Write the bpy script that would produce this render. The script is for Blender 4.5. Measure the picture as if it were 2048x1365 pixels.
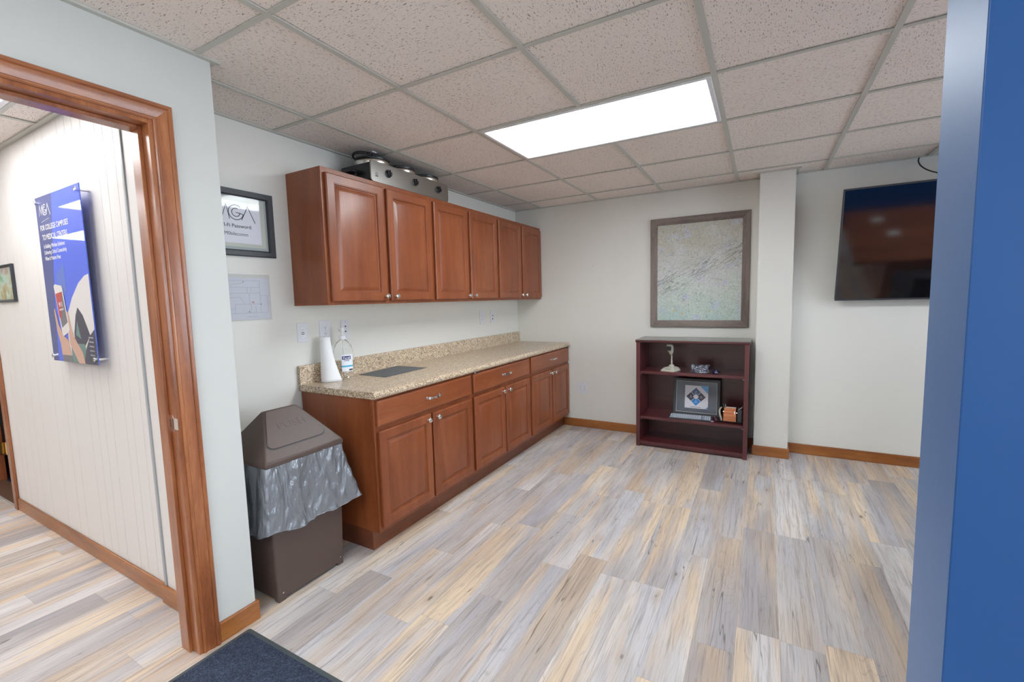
import bpy, bmesh, math, random
from mathutils import Vector, Matrix
random.seed(7)
for _o in list(bpy.data.objects): bpy.data.objects.remove(_o)
SC = bpy.context.scene
COL = SC.collection
PI = math.pi

# ------------------------------------------------------------------ camera
cam_d = bpy.data.cameras.new('camera'); cam = bpy.data.objects.new('camera', cam_d); COL.objects.link(cam)
cam_d.sensor_width = 36.0; cam_d.lens = 892.244 * 36.0 / 2048.0
cam_d.clip_start = .02; cam_d.clip_end = 200
_r = Vector((0.87281515, 0.48738008, -0.02558091)); _u = Vector((-0.02339348, 0.09413285, 0.99528476)); _f = Vector((-0.48748997, 0.86810118, -0.0935621))
M = Matrix(((_r.x, _u.x, -_f.x, 2.45344), (_r.y, _u.y, -_f.y, -4.51809), (_r.z, _u.z, -_f.z, 1.40604), (0, 0, 0, 1)))
cam.matrix_world = M
SC.camera = cam
# ------------------------------------------------------------------ world, exposure
W = bpy.data.worlds.new('world'); SC.world = W; W.use_nodes = True
wn = W.node_tree.nodes; wn['Background'].inputs[0].default_value = (.75, .87, 1, 1); wn['Background'].inputs[1].default_value = 6.0
SC.view_settings.view_transform = 'Standard'; SC.view_settings.look = 'None'
SC.view_settings.exposure = 0.87; SC.view_settings.gamma = 1.0; SC.view_settings.use_curve_mapping = False
LIGHT = 10.0          # brightness of every fluorescent diffuser

# daylight portals in the window openings (they only guide sampling of the sky)
def portal(loc, rot, sx, sy):
    l = bpy.data.lights.new('window_portal', 'AREA'); l.shape = 'RECTANGLE'; l.size = sx; l.size_y = sy; l.cycles.is_portal = True
    o = bpy.data.objects.new('window_portal', l); COL.objects.link(o); o.location = loc; o.rotation_euler = rot
for _a, _b in ((-3.3, -1.9), (-1.7, -.4), (-7.4, -5.8), (-5.6, -4.2)): portal((6.74, (_a + _b) / 2, 1.45), (0, math.pi / 2, 0), 1.4, _b - _a)
for _a, _b in ((4.7, 6.2),): portal(((_a + _b) / 2, -8.14, 1.45), (math.pi / 2, 0, 0), _b - _a, 1.4)
portal((-8.14, -4.96, 1.1), (0, -math.pi / 2, 0), 2.0, .9)
# ------------------------------------------------------------------ dimensions (metres, far wall y=0, cabinet wall x=0)
H = 2.384; S = .635; GX = .3356; GY = -2.8732
PX, PY0, HW = .496, -3.45, -3.57     # door wall face, partition end, hallway wall face
CT = .921

# ------------------------------------------------------------------ helpers: nodes
class NB:
    def __init__(s, name):
        s.mat = bpy.data.materials.new(name); s.mat.use_nodes = True
        s.nt = s.mat.node_tree; s.nt.nodes.clear()
        s.out = s.nt.nodes.new('ShaderNodeOutputMaterial')
    def n(s, typ, ins=None, **props):
        nd = s.nt.nodes.new('ShaderNode' + typ)
        for k, v in props.items(): setattr(nd, k, v)
        for k, v in (ins or {}).items():
            sock = nd.inputs[k]
            if isinstance(v, bpy.types.NodeSocket): s.nt.links.new(v, sock)
            elif isinstance(v, bpy.types.Node): s.nt.links.new(v.outputs[0], sock)
            else: sock.default_value = v
        return nd
    def m(s, op, a, b=0.0, c=0.0):
        return s.n('Math', {0: a, 1: b, 2: c}, operation=op).outputs[0]
    def coord(s, kind='Object'):
        return s.n('TexCoord').outputs[kind]
    def mapping(s, vec, scale=(1, 1, 1), loc=(0, 0, 0)):
        return s.n('Mapping', {'Vector': vec, 'Scale': scale, 'Location': loc}).outputs[0]
    def noise(s, vec, scale=1., detail=3., rough=.5, dist=0.):
        return s.n('TexNoise', {'Vector': vec, 'Scale': scale, 'Detail': detail, 'Roughness': rough, 'Distortion': dist})
    def ramp(s, fac, stops, interp='LINEAR'):
        r = s.n('ValToRGB', {'Fac': fac}); cr = r.color_ramp; cr.interpolation = interp
        while len(cr.elements) < len(stops): cr.elements.new(.5)
        for e, (p, c) in zip(cr.elements, stops):
            e.position = p; e.color = (c[0], c[1], c[2], 1) if not isinstance(c, (int, float)) else (c, c, c, 1)
        return r.outputs[0]
    def mix(s, fac, a, b, mode='MIX'):
        nd = s.n('Mix', data_type='RGBA', blend_type=mode)
        for i, v in ((0, fac), (6, a), (7, b)):
            if isinstance(v, bpy.types.NodeSocket): s.nt.links.new(v, nd.inputs[i])
            elif i == 0: nd.inputs[i].default_value = v
            else: nd.inputs[i].default_value = (v[0], v[1], v[2], 1)
        return nd.outputs[2]
    def sstep(s, x, a, b):
        return s.n('MapRange', {'Value': x, 'From Min': a, 'From Max': b}, interpolation_type='SMOOTHSTEP').outputs[0]
    def bump(s, h, strength=.3, dist=.002):
        return s.n('Bump', {'Height': h, 'Strength': strength, 'Distance': dist}).outputs[0]
    def pbsdf(s, color, rough=.5, normal=None, **kw):
        ins = {'Roughness': rough}
        ins['Base Color'] = color if isinstance(color, bpy.types.NodeSocket) else (color[0], color[1], color[2], 1)
        if normal is not None: ins['Normal'] = normal
        ins.update({k.replace('_', ' '): v for k, v in kw.items()})
        b = s.n('BsdfPrincipled', ins)
        s.nt.links.new(b.outputs[0], s.out.inputs[0]); return b

def srgb(r, g, b):
    f = lambda c: ((c / 255 + .055) / 1.055) ** 2.4 if c > 10 else c / 255 / 12.92
    return (f(r), f(g), f(b))

def plain(name, col, rough=.5, metal=0., bumpscale=0., bs=.15, **kw):
    b = NB(name); c = b.coord()
    v = b.noise(c, 3., 3).outputs[0]
    colr = b.mix(b.m('MULTIPLY', v, .5), col, tuple(x * .9 for x in col))
    nrm = b.bump(b.noise(c, bumpscale, 2).outputs[0], bs, .001) if bumpscale else None
    b.pbsdf(colr, rough, nrm, Metallic=metal, **kw); return b.mat

def wall_paint(name, col, rough=.55, amp=.12):
    b = NB(name); c = b.coord()
    v = b.noise(c, 1.3, 4).outputs[0]
    colr = b.mix(b.m('MULTIPLY', v, .35), col, tuple(x * .93 for x in col))
    scuff = b.sstep(b.noise(b.mapping(c, (5, 5, 9)), 3., 5, .7).outputs[0], .70, .78)
    colr = b.mix(b.m('MULTIPLY', scuff, .10), colr, tuple(x * .6 for x in col))
    b.pbsdf(colr, rough, b.bump(b.noise(c, 260., 2).outputs[0], amp, .0008)); return b.mat

def wood(name, dark, mid, light, axis='Z', rough=.32, gs=1., coat=.25, contrast=1.):
    b = NB(name); c = b.coord()
    rnd = b.n('ObjectInfo').outputs['Random']
    off = b.n('CombineXYZ', {0: b.m('MULTIPLY', rnd, 17.), 1: b.m('MULTIPLY', rnd, 31.), 2: b.m('MULTIPLY', rnd, 23.)}).outputs[0]
    v = b.n('VectorMath', {0: c, 1: off}, operation='ADD').outputs[0]
    sc = {'Z': (1, 1, .12), 'Y': (1, .12, 1), 'X': (.12, 1, 1)}[axis]
    mp = b.mapping(v, tuple(x * gs for x in sc))
    n1 = b.noise(mp, 9., 4, .55, .6).outputs[0]
    n2 = b.noise(mp, 130., 3, .6).outputs[0]
    n3 = b.noise(v, 4., 2).outputs[0]
    f = b.m('ADD', b.m('MULTIPLY', n1, .75), b.m('ADD', b.m('MULTIPLY', n2, .28 * contrast), b.m('MULTIPLY', n3, .25)))
    col = b.ramp(f, [(.38, dark), (.62, mid), (.86, light)])
    b.pbsdf(col, rough, b.bump(n2, .06, .0006), Coat_Weight=coat, Coat_Roughness=.18); return b.mat

MT = {}
MT['wall'] = wall_paint('cream wall paint', srgb(228, 226, 219))
MT['wall_cool_light'] = wall_paint('cream wall paint toned for cool light', srgb(204, 205, 201))  # cream paint with the cool light on the door wall put into its colour
MT['wall_hall'] = wall_paint('white hallway wall paint', srgb(226, 221, 217), .4)
MT['blue'] = wall_paint('royal blue satin wall paint', srgb(0, 66, 124), .45, .2)
_p = [n for n in MT['blue'].node_tree.nodes if n.type == 'BSDF_PRINCIPLED'][0]; _p.inputs['IOR'].default_value = 1.05; _p.inputs['Coat Weight'].default_value = .75; _p.inputs['Sheen Weight'].default_value = .55; _p.inputs['Sheen Roughness'].default_value = .32; _p.inputs['Sheen Tint'].default_value = (.62, .78, 1, 1); _p.inputs['Coat Roughness'].default_value = .46; _p.inputs['Coat IOR'].default_value = 1.58
MT['cherry'] = wood('cherry stained maple', srgb(114, 58, 28), srgb(134, 70, 37), srgb(154, 87, 50), 'Z', .36, 1., .12)
MT['cherry_h'] = wood('cherry stained maple level grain', srgb(114, 58, 28), srgb(137, 72, 38), srgb(158, 90, 52), 'Y')
MT['cab_in'] = plain('pale cabinet underside laminate', srgb(205, 190, 160), .5)
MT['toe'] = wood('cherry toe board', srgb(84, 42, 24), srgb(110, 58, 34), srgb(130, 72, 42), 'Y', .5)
MT['oak_y'] = wood('stained oak trim along y', srgb(104, 58, 22), srgb(150, 90, 40), srgb(176, 114, 58), 'Y', .38)
MT['oak_x'] = wood('stained oak trim along x', srgb(104, 58, 22), srgb(150, 90, 40), srgb(176, 114, 58), 'X', .38)
MT['case_z'] = wood('reddish brown casing upright', srgb(98, 50, 24), srgb(146, 84, 47), srgb(180, 116, 72), 'Z', .3, 1.6, .4)
MT['case_y'] = wood('reddish brown casing level', srgb(98, 50, 24), srgb(146, 84, 47), srgb(180, 116, 72), 'Y', .3, 1.6, .4)
MT['door_or'] = wood('orange varnished door', srgb(150, 66, 12), srgb(190, 92, 22), srgb(214, 120, 40), 'Z', .3)
MT['mahog'] = wood('dark mahogany laminate', srgb(66, 24, 28), srgb(84, 32, 36), srgb(100, 44, 46), 'X', .3, 1., .3)
MT['mahog_z'] = wood('dark mahogany laminate upright', srgb(66, 26, 28), srgb(92, 40, 42), srgb(110, 54, 54), 'Z', .3, 1., .3)
MT['table'] = wood('walnut conference table', srgb(92, 52, 32), srgb(130, 78, 50), srgb(150, 96, 64), 'X', .25)
MT['greywood'] = wood('weathered grey brown frame wood', srgb(78, 66, 62), srgb(108, 94, 88), srgb(134, 120, 112), 'Z', .55, 1.6, 0., 1.6)
MT['greywood_x'] = wood('weathered grey brown frame wood level', srgb(78, 66, 62), srgb(108, 94, 88), srgb(134, 120, 112), 'X', .55, 1.6, 0., 1.6)
MT['boxwood'] = wood('orange bamboo box', srgb(176, 96, 56), srgb(212, 132, 88), srgb(232, 160, 112), 'X', .5, 2., 0.)
MT['chrome'] = plain('polished chrome', (.85, .85, .86), .12, 1.)
MT['nickel'] = plain('brushed nickel', (.72, .69, .65), .22, 1.)
MT['steel'] = plain('brushed stainless steel', (.36, .35, .33), .36, 1.)
MT['brass'] = plain('brass', (.8, .58, .22), .25, 1.)
MT['black'] = plain('black plastic', (.016, .016, .018), .35)
MT['blackfab'] = plain('black fabric', (.02, .02, .022), .85)
MT['frame_blk'] = plain('black frame', (.03, .033, .04), .4)
MT['white'] = plain('white plastic', srgb(232, 233, 236), .35)
MT['plate'] = plain('white cover plate', srgb(226, 227, 232), .35)
MT['slot'] = plain('dark socket slot', (.05, .05, .055), .5)
MT['paper'] = plain('white paper', srgb(232, 232, 240), .7)
MT['mat_in'] = plain('pale grey frame liner', srgb(176, 184, 184), .6)
MT['cream_mat'] = plain('cream backing board', srgb(205, 207, 196), .7)
MT['ink'] = plain('dark ink', srgb(52, 54, 60), .6)
MT['lineink'] = plain('faint grey ink', srgb(150, 152, 164), .6)
MT['redink'] = plain('red ink', srgb(196, 60, 60), .6)
MT['brownpl'] = plain('brown textured plastic', srgb(86, 70, 64), .46, 0., 420., .18)
MT['grid'] = plain('grey painted ceiling tee', srgb(196, 196, 188), .45)
MT['trimgrey'] = plain('grey metal corner strip', srgb(170, 172, 176), .4)
MT['rubber'] = plain('dark grey rubber edge', srgb(74, 82, 84), .6)
MT['greysheet'] = plain('slate grey sheet', srgb(86, 92, 100), .55)
MT['towel'] = plain('white paper towel', srgb(240, 240, 242), .85, 0., 500., .3)
MT['beige'] = plain('warm grey microphone plastic', srgb(196, 192, 178), .45)
MT['silver'] = plain('silver grey keys', srgb(188, 196, 210), .4)
MT['darkgrey'] = plain('dark grey plastic', srgb(62, 64, 70), .45)
MT['violet'] = plain('dark violet plastic', srgb(36, 29, 66), .3)
MT['label_w'] = plain('white label', srgb(236, 240, 246), .4)
MT['lab_navy'] = plain('navy label print', srgb(40, 38, 110), .4)
MT['lab_cyan'] = plain('cyan label print', srgb(60, 178, 214), .4)
MT['lilac'] = plain('lilac tag', srgb(188, 172, 190), .5)
MT['green'] = plain('green plastic', srgb(30, 120, 90), .4)
MT['leaf'] = plain('green leaves', srgb(70, 120, 60), .7)
MT['navycarp'] = plain('navy carpet', srgb(28, 32, 74), .9, 0., 400., .5)
MT['alu'] = plain('aluminium threshold', (.5, .5, .48), .35, 1.)

def mat_glass(name, rough=.02, tint=(1, 1, 1), refl=1.):
    b = NB(name)
    fr = b.n('Fresnel', {'IOR': 1.5}).outputs[0]
    fr = b.m('MINIMUM', b.m('MULTIPLY', fr, refl), 1.)
    t = b.n('BsdfTransparent', {'Color': (tint[0], tint[1], tint[2], 1)}); g = b.n('BsdfGlossy', {'Roughness': rough})
    mx = b.n('MixShader', {0: fr}); b.nt.links.new(t.outputs[0], mx.inputs[1]); b.nt.links.new(g.outputs[0], mx.inputs[2])
    b.nt.links.new(mx.outputs[0], b.out.inputs[0]); return b.mat
MT['pane'] = mat_glass('clear pane')
MT['lidglass'] = mat_glass('clear glass lid', .03, (.92, .94, .94), 1.4)
b = NB('clear bottle plastic'); b.pbsdf((.97, .985, .985), .03, None, Transmission_Weight=1., IOR=1.18); MT['bottle'] = b.mat
b = NB('glossy screen'); b.pbsdf((.004, .004, .006), .085, None, IOR=2.4); MT['screen'] = b.mat

def mat_emit(name, col, strength):
    b = NB(name); e = b.n('Emission', {'Color': (col[0], col[1], col[2], 1), 'Strength': strength})
    b.nt.links.new(e.outputs[0], b.out.inputs[0]); return b.mat
def mat_diffuser(name, strength, col=(.90, .96, 1.)):
    # prismatic lens in front of two long tubes: brighter bands over the tubes
    b = NB(name); c = b.coord(); x, y, z = (b.n('SeparateXYZ', {0: c}).outputs[i] for i in range(3))
    def band(y0): return b.sstep(b.m('ABSOLUTE', b.m('SUBTRACT', y, y0)), .15, .0)
    f = b.m('ADD', .78, b.m('MULTIPLY', .3, b.m('MAXIMUM', band(.14), band(-.14))))
    e = b.n('Emission', {'Color': (col[0], col[1], col[2], 1), 'Strength': b.m('MULTIPLY', f, strength)})
    b.nt.links.new(e.outputs[0], b.out.inputs[0]); return b.mat
MT['diffuser'] = mat_diffuser('fluorescent diffuser', LIGHT)
MT['diffuser_hall'] = mat_diffuser('hallway fluorescent diffuser', LIGHT * .54, (.96, .98, 1.))
MT['exit'] = mat_emit('red exit sign face', (1., .08, .06), 3.)

# ---- ceiling tile
b = NB('fissured ceiling tile'); uv = b.coord('UV')
fl = b.noise(b.mapping(uv, (70, 230, 1)), 1., 2, .5, .8).outputs[0]
area = b.noise(b.mapping(uv, (3, 3, 1)), 1., 2).outputs[0]
fis = b.sstep(b.m('ADD', fl, b.m('MULTIPLY', area, .05)), .64, .68)
pit = b.sstep(b.noise(b.mapping(uv, (420, 420, 1)), 1., 1).outputs[0], .62, .70)
base = b.mix(b.noise(uv, 2., 2).outputs[0], srgb(236, 226, 218), srgb(242, 233, 226))
col = b.mix(b.m('MULTIPLY', fis, .8), base, srgb(128, 112, 102))
col = b.mix(b.m('MULTIPLY', pit, .16), col, srgb(120, 108, 100))
hgt = b.m('SUBTRACT', 1., b.m('ADD', fis, b.m('MULTIPLY', pit, .4)))
b.pbsdf(col, .9, b.bump(hgt, .5, .0015)); MT['tile'] = b.mat

# ---- plank floor: 0.1556 x 0.92 m boards running towards the far wall
b = NB('weathered vinyl plank floor'); c = b.coord()
sx = b.n('SeparateXYZ', {0: c}); X, Y = sx.outputs[0], sx.outputs[1]
px = b.m('DIVIDE', b.m('SUBTRACT', X, 1.923 - .1556 * 80), .1556); ix = b.m('FLOOR', px); fx = b.m('SUBTRACT', px, ix)
rr = b.n('TexWhiteNoise', {'W': ix}, noise_dimensions='1D').outputs['Value']
py = b.m('ADD', b.m('DIVIDE', b.m('ADD', Y, 40.), .92), b.m('MULTIPLY', rr, 7.37)); iy = b.m('FLOOR', py); fy = b.m('SUBTRACT', py, iy)
idv = b.n('CombineXYZ', {0: ix, 1: iy, 2: 3.7}).outputs[0]
wn_ = b.n('TexWhiteNoise', {'Vector': idv}, noise_dimensions='3D'); r1 = wn_.outputs['Value']; rc = wn_.outputs['Color']
offv = b.n('VectorMath', {0: rc, 1: (40, 40, 40)}, operation='MULTIPLY').outputs[0]
pv = b.n('VectorMath', {0: c, 1: offv}, operation='ADD').outputs[0]
# long soft bands inside each board: grey, bluish, pale, tan
band = b.noise(b.mapping(pv, (9, .75, 1)), 1., 3, .5, .35).outputs[0]
band2 = b.noise(b.mapping(pv, (6, 1.1, 1), (11, 3, 5)), 1., 2, .5, .3).outputs[0]
grey = b.ramp(b.m('ADD', b.m('MULTIPLY', band2, .8), b.m('MULTIPLY', r1, .25)), [(.25, srgb(158, 150, 150)), (.5, srgb(194, 188, 187)), (.75, srgb(226, 221, 219))])
tan = b.ramp(band2, [(.3, srgb(196, 172, 150)), (.6, srgb(230, 209, 183))])
r2 = b.n('SeparateColor', {0: rc}).outputs[1]; r3 = b.n('SeparateColor', {0: rc}).outputs[2]
tf = b.sstep(b.m('ADD', band, b.m('MULTIPLY', b.m('SUBTRACT', r2, .5), .16)), .44, .66)
blu = b.sstep(b.noise(b.mapping(pv, (8, .9, 1), (21, 13, 2)), 1., 2).outputs[0], .52, .62)
grey = b.mix(b.m('MULTIPLY', blu, .35), grey, srgb(186, 190, 203))
col = b.mix(tf, grey, tan)
dk = b.m('MULTIPLY', b.sstep(r3, .6, .95), .38)
col = b.mix(dk, col, srgb(160, 150, 146))
# cathedral grain: contour lines of a slow noise
cn = b.noise(b.mapping(pv, (9, .6, 1), (5, 5, 5)), 1., 2, .4, .1).outputs[0]
ct = b.m('FRACT', b.m('MULTIPLY', cn, 32.))
line = b.sstep(b.m('ABSOLUTE', b.m('SUBTRACT', ct, .5)), .38, .5)
gn = b.noise(b.mapping(pv, (300, 6, 1)), 1., 3, .6).outputs[0]
gn2 = b.noise(b.mapping(pv, (60, 2.4, 1)), 1., 3, .6).outputs[0]
gf = b.m('ADD', b.m('MULTIPLY', line, .18), b.m('ADD', b.m('MULTIPLY', b.sstep(gn, .50, .70), .34), b.m('MULTIPLY', b.sstep(gn2, .48, .72), .36)))
col = b.mix(gf, col, srgb(112, 97, 88))
# knots
vk = b.n('TexVoronoi', {'Vector': b.mapping(pv, (6.5, 2.6, 1)), 'Scale': 1.}, feature='F1')
kd = b.m('ADD', vk.outputs['Distance'], b.m('MULTIPLY', b.m('SUBTRACT', gn2, .5), .06))
ksel = b.sstep(b.n('SeparateColor', {0: vk.outputs['Color']}).outputs[0], .42, .46)
knot = b.m('MULTIPLY', b.m('MULTIPLY', b.sstep(kd, .07, .03), ksel), .75)
halo = b.m('MULTIPLY', b.m('MULTIPLY', b.sstep(kd, .22, .05), ksel), .22)
col = b.mix(halo, col, srgb(150, 122, 96)); col = b.mix(knot, col, srgb(82, 72, 66))
# splits
cr = b.noise(b.mapping(pv, (12, .42, 1), (3, 9, 2)), 1., 3, .42, .04).outputs[0]
crm = b.sstep(b.noise(b.mapping(pv, (7, 2.2, 1), (8, 2, 7)), 1., 1).outputs[0], .47, .56)
crack = b.m('MULTIPLY', b.sstep(b.m('ABSOLUTE', b.m('SUBTRACT', cr, .5)), .0042, .001), crm)
col = b.mix(b.m('MULTIPLY', crack, .65), col, srgb(72, 66, 62))
seam = b.m('MAXIMUM', b.sstep(b.m('ABSOLUTE', b.m('SUBTRACT', fx, .5)), .492, .499), b.sstep(b.m('ABSOLUTE', b.m('SUBTRACT', fy, .5)), .4985, .4998))
col = b.mix(b.m('MULTIPLY', seam, .35), col, srgb(110, 104, 100))
hg = b.m('SUBTRACT', 1., b.m('ADD', b.m('MULTIPLY', crack, .8), b.m('ADD', b.m('MULTIPLY', gf, .6), seam)))
b.pbsdf(col, b.m('ADD', .36, b.m('MULTIPLY', gn2, .12)), b.bump(hg, .25, .0008)); MT['floor'] = b.mat

# ---- laminate counter
b = NB('speckled granite laminate'); c = b.coord()
v1 = b.n('TexVoronoi', {'Vector': c, 'Scale': 210.}, feature='F1'); v2 = b.n('TexVoronoi', {'Vector': c, 'Scale': 330.}, feature='F1')
a1 = b.n('SeparateColor', {0: v1.outputs['Color']}).outputs[0]; a2 = b.n('SeparateColor', {0: v2.outputs['Color']}).outputs[1]
nl = b.noise(c, 30., 3).outputs[0]
col = b.ramp(b.m('ADD', a1, b.m('MULTIPLY', b.m('SUBTRACT', nl, .5), .5)), [(0, srgb(124, 100, 80)), (.10, srgb(166, 138, 112)), (.27, srgb(196, 172, 144)), (.55, srgb(214, 195, 168)), (.88, srgb(234, 224, 206))], 'CONSTANT')
col = b.mix(b.m('MULTIPLY', b.sstep(a2, .86, .9), .75), col, srgb(70, 56, 46))
b.pbsdf(col, .3, None, Coat_Weight=.2); MT['laminate'] = b.mat

# ---- entry mat
b = NB('navy ribbed carpet pile'); c = b.coord()
n1 = b.noise(c, 260., 3, .7).outputs[0]; n2 = b.noise(c, 60., 2).outputs[0]
col = b.ramp(b.m('ADD', b.m('MULTIPLY', n1, .8), b.m('MULTIPLY', n2, .2)), [(.38, srgb(26, 32, 46)), (.52, srgb(48, 60, 82)), (.68, srgb(92, 104, 128))])
b.pbsdf(col, .95, b.bump(n1, .9, .004)); MT['pile'] = b.mat

# ---- road map print
b = NB('printed terrain map'); c = b.coord('UV')
rot = b.n('VectorRotate', {'Vector': c, 'Angle': -.55}, rotation_type='Z_AXIS').outputs[0]
su = b.n('SeparateXYZ', {0: c}); U, V = su.outputs[0], su.outputs[1]
low = b.noise(c, 3.2, 4, .6, .4).outputs[0]
base = b.ramp(b.m('ADD', b.m('MULTIPLY', V, .55), b.m('MULTIPLY', low, .7)), [(.25, srgb(186, 212, 206)), (.5, srgb(212, 222, 212)), (.68, srgb(214, 214, 212)), (.95, srgb(196, 192, 176))])
urb = b.sstep(b.noise(b.mapping(c, (1, 1, 1), (3, 7, 0)), 5., 4, .6).outputs[0], .53, .66)
base = b.mix(b.m('MULTIPLY', urb, .6), base, srgb(204, 206, 232))
ridge = b.noise(b.mapping(rot, (3., 26., 1)), 1., 4, .6, .5).outputs[0]
rl = b.sstep(b.m('ABSOLUTE', b.m('SUBTRACT', ridge, .5)), .035, .0)
diag = b.m('ADD', b.m('SUBTRACT', V, b.m('MULTIPLY', U, .42)), 0.)
rm = b.m('MULTIPLY', b.sstep(diag, .22, .36), b.sstep(diag, .62, .48))
base = b.mix(b.m('MULTIPLY', b.m('MULTIPLY', rl, rm), .85), base, srgb(112, 122, 116))
cw = b.noise(c, 46., 5, .75, .6).outputs[0]
base = b.mix(b.m('MULTIPLY', b.sstep(b.m('ABSOLUTE', b.m('SUBTRACT', cw, .5)), .04, .0), .6), base, srgb(104, 114, 108))
rd = b.noise(b.mapping(c, (1, 1, 1), (1, 5, 0)), 6., 3, .5, .15).outputs[0]
base = b.mix(b.m('MULTIPLY', b.sstep(b.m('ABSOLUTE', b.m('SUBTRACT', rd, .5)), .007, .0), .6), base, srgb(96, 96, 96))
yv = b.n('TexVoronoi', {'Vector': c, 'Scale': 9.}, feature='F1')
ys = b.m('MULTIPLY', b.sstep(yv.outputs['Distance'], .16, .06), b.sstep(b.n('SeparateColor', {0: yv.outputs['Color']})  .outputs[0], .66, .68))
base = b.mix(b.m('MULTIPLY', ys, .8), base, srgb(206, 186, 96))
lb = b.sstep(b.m('ABSOLUTE', b.m('SUBTRACT', V, .475)), .004, .001)
base = b.mix(b.m('MULTIPLY', b.m('MULTIPLY', lb, b.sstep(U, .62, .6)), .4), base, srgb(220, 220, 224))
b.pbsdf(base, .5); MT['map'] = b.mat

# ---- bin liner film
b = NB('grey translucent liner film'); c = b.coord()
w1 = b.noise(b.mapping(c, (1, 1, .45)), 26., 4, .6, .8).outputs[0]
w2 = b.noise(b.mapping(c, (1, 1, .35)), 110., 3, .6, .5).outputs[0]
w0 = b.noise(b.mapping(c, (1, 1, .42)), 8., 2, .5, 1.4).outputs[0]
bp_ = b.bump(b.m('ADD', b.m('MULTIPLY', w0, 1.6), b.m('ADD', b.m('MULTIPLY', w1, .35), b.m('MULTIPLY', w2, .03))), .6, .045)
p = b.n('BsdfPrincipled', {'Base Color': (*srgb(136, 140, 147), 1), 'Roughness': .2, 'Metallic': .25, 'IOR': 1.9, 'Normal': bp_})
t = b.n('BsdfTransparent', {'Color': (.75, .78, .8, 1)})
mx = b.n('MixShader', {0: .16}); b.nt.links.new(p.outputs[0], mx.inputs[1]); b.nt.links.new(t.outputs[0], mx.inputs[2])
b.nt.links.new(mx.outputs[0], b.out.inputs[0]); MT['liner'] = b.mat
b = NB('crumpled silver antistatic bag'); c = b.coord()
w1 = b.noise(c, 60., 3, .6, 1.5).outputs[0]
b.pbsdf(b.ramp(w1, [(.4, srgb(60, 60, 76)), (.6, srgb(190, 192, 205))]), .15, b.bump(w1, 1., .01), Metallic=.8); MT['foil'] = b.mat

# ------------------------------------------------------------------ helpers: meshes
class MB:
    def __init__(s): s.v = []; s.f = []; s.uv = None
    def add(s, vs, fs):
        o = len(s.v); s.v += [tuple(v) for v in vs]; s.f += [tuple(i + o for i in f) for f in fs]; return s
    def box(s, x0, x1, y0, y1, z0, z1):
        x0, x1 = sorted((x0, x1)); y0, y1 = sorted((y0, y1)); z0, z1 = sorted((z0, z1))
        return s.add([(x0, y0, z0), (x1, y0, z0), (x1, y1, z0), (x0, y1, z0), (x0, y0, z1), (x1, y0, z1), (x1, y1, z1), (x0, y1, z1)],
                     [(0, 3, 2, 1), (4, 5, 6, 7), (0, 1, 5, 4), (1, 2, 6, 5), (2, 3, 7, 6), (3, 0, 4, 7)])
    def loft(s, rings, cap0=True, cap1=True, closed=True):
        n = len(rings[0]); vs = [p for r in rings for p in r]; fs = []
        for i in range(len(rings) - 1):
            for j in range(n if closed else n - 1):
                k = (j + 1) % n; fs.append((i * n + j, i * n + k, (i + 1) * n + k, (i + 1) * n + j))
        if cap0: fs.append(tuple(range(n - 1, -1, -1)))
        if cap1: fs.append(tuple((len(rings) - 1) * n + j for j in range(n)))
        return s.add(vs, fs)
    def lathe(s, prof, c=(0, 0, 0), axis='Z', n=28, cap=True):
        rings = []
        for r, h in prof:
            ring = []
            for j in range(n):
                a = 2 * PI * j / n; u, w = r * math.cos(a), r * math.sin(a)
                p = {'Z': (u, w, h), 'X': (h, u, w), 'Y': (w, h, u)}[axis]
                ring.append((c[0] + p[0], c[1] + p[1], c[2] + p[2]))
            rings.append(ring)
        return s.loft(rings, cap, cap)
    def tube(s, pts, r, n=8):
        pts = [Vector(p) for p in pts]; rings = []; ref = Vector((0, 0, 1))
        for i, p in enumerate(pts):
            t = (pts[min(i + 1, len(pts) - 1)] - pts[max(i - 1, 0)]).normalized()
            a = t.cross(ref)
            if a.length < .1: a = t.cross(Vector((1, 0, 0)))
            a.normalize(); bb = t.cross(a).normalized()
            rr_ = r[i] if isinstance(r, (list, tuple)) else r
            rings.append([p + (a * math.cos(2 * PI * j / n) + bb * math.sin(2 * PI * j / n)) * rr_ for j in range(n)])
        return s.loft(rings)
    def prism(s, poly, O, R, U, d0, d1):
        """polygon (u,v) in the plane O + u R + v U, extruded along R x U from d0 to d1"""
        O, R, U = Vector(O), Vector(R).normalized(), Vector(U).normalized(); N = R.cross(U)
        a = [O + R * u + U * v + N * d0 for u, v in poly]; c = [O + R * u + U * v + N * d1 for u, v in poly]
        n = len(poly); area = sum(poly[i][0] * poly[(i + 1) % n][1] - poly[(i + 1) % n][0] * poly[i][1] for i in range(n))
        if area < 0: a.reverse(); c.reverse()
        return s.loft([a, c])
    def build(s, name, mat, parent=None, bevel=0., smooth=False, seg=2, angle=35):
        me = bpy.data.meshes.new(name); me.from_pydata(s.v, [], s.f); me.update()
        bm = bmesh.new(); bm.from_mesh(me); bmesh.ops.recalc_face_normals(bm, faces=bm.faces); bm.to_mesh(me); bm.free()
        me.materials.append(MT[mat] if isinstance(mat, str) else mat)
        o = bpy.data.objects.new(name, me); COL.objects.link(o)
        if parent: o.parent = parent
        if bevel:
            md = o.modifiers.new('bevel', 'BEVEL'); md.width = bevel; md.segments = seg; md.limit_method = 'ANGLE'; md.angle_limit = math.radians(30)
            md.harden_normals = False
        if smooth or bevel:
            me.polygons.foreach_set('use_smooth', [True] * len(me.polygons)); me.set_sharp_from_angle(angle=math.radians(angle))
        return o

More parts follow.
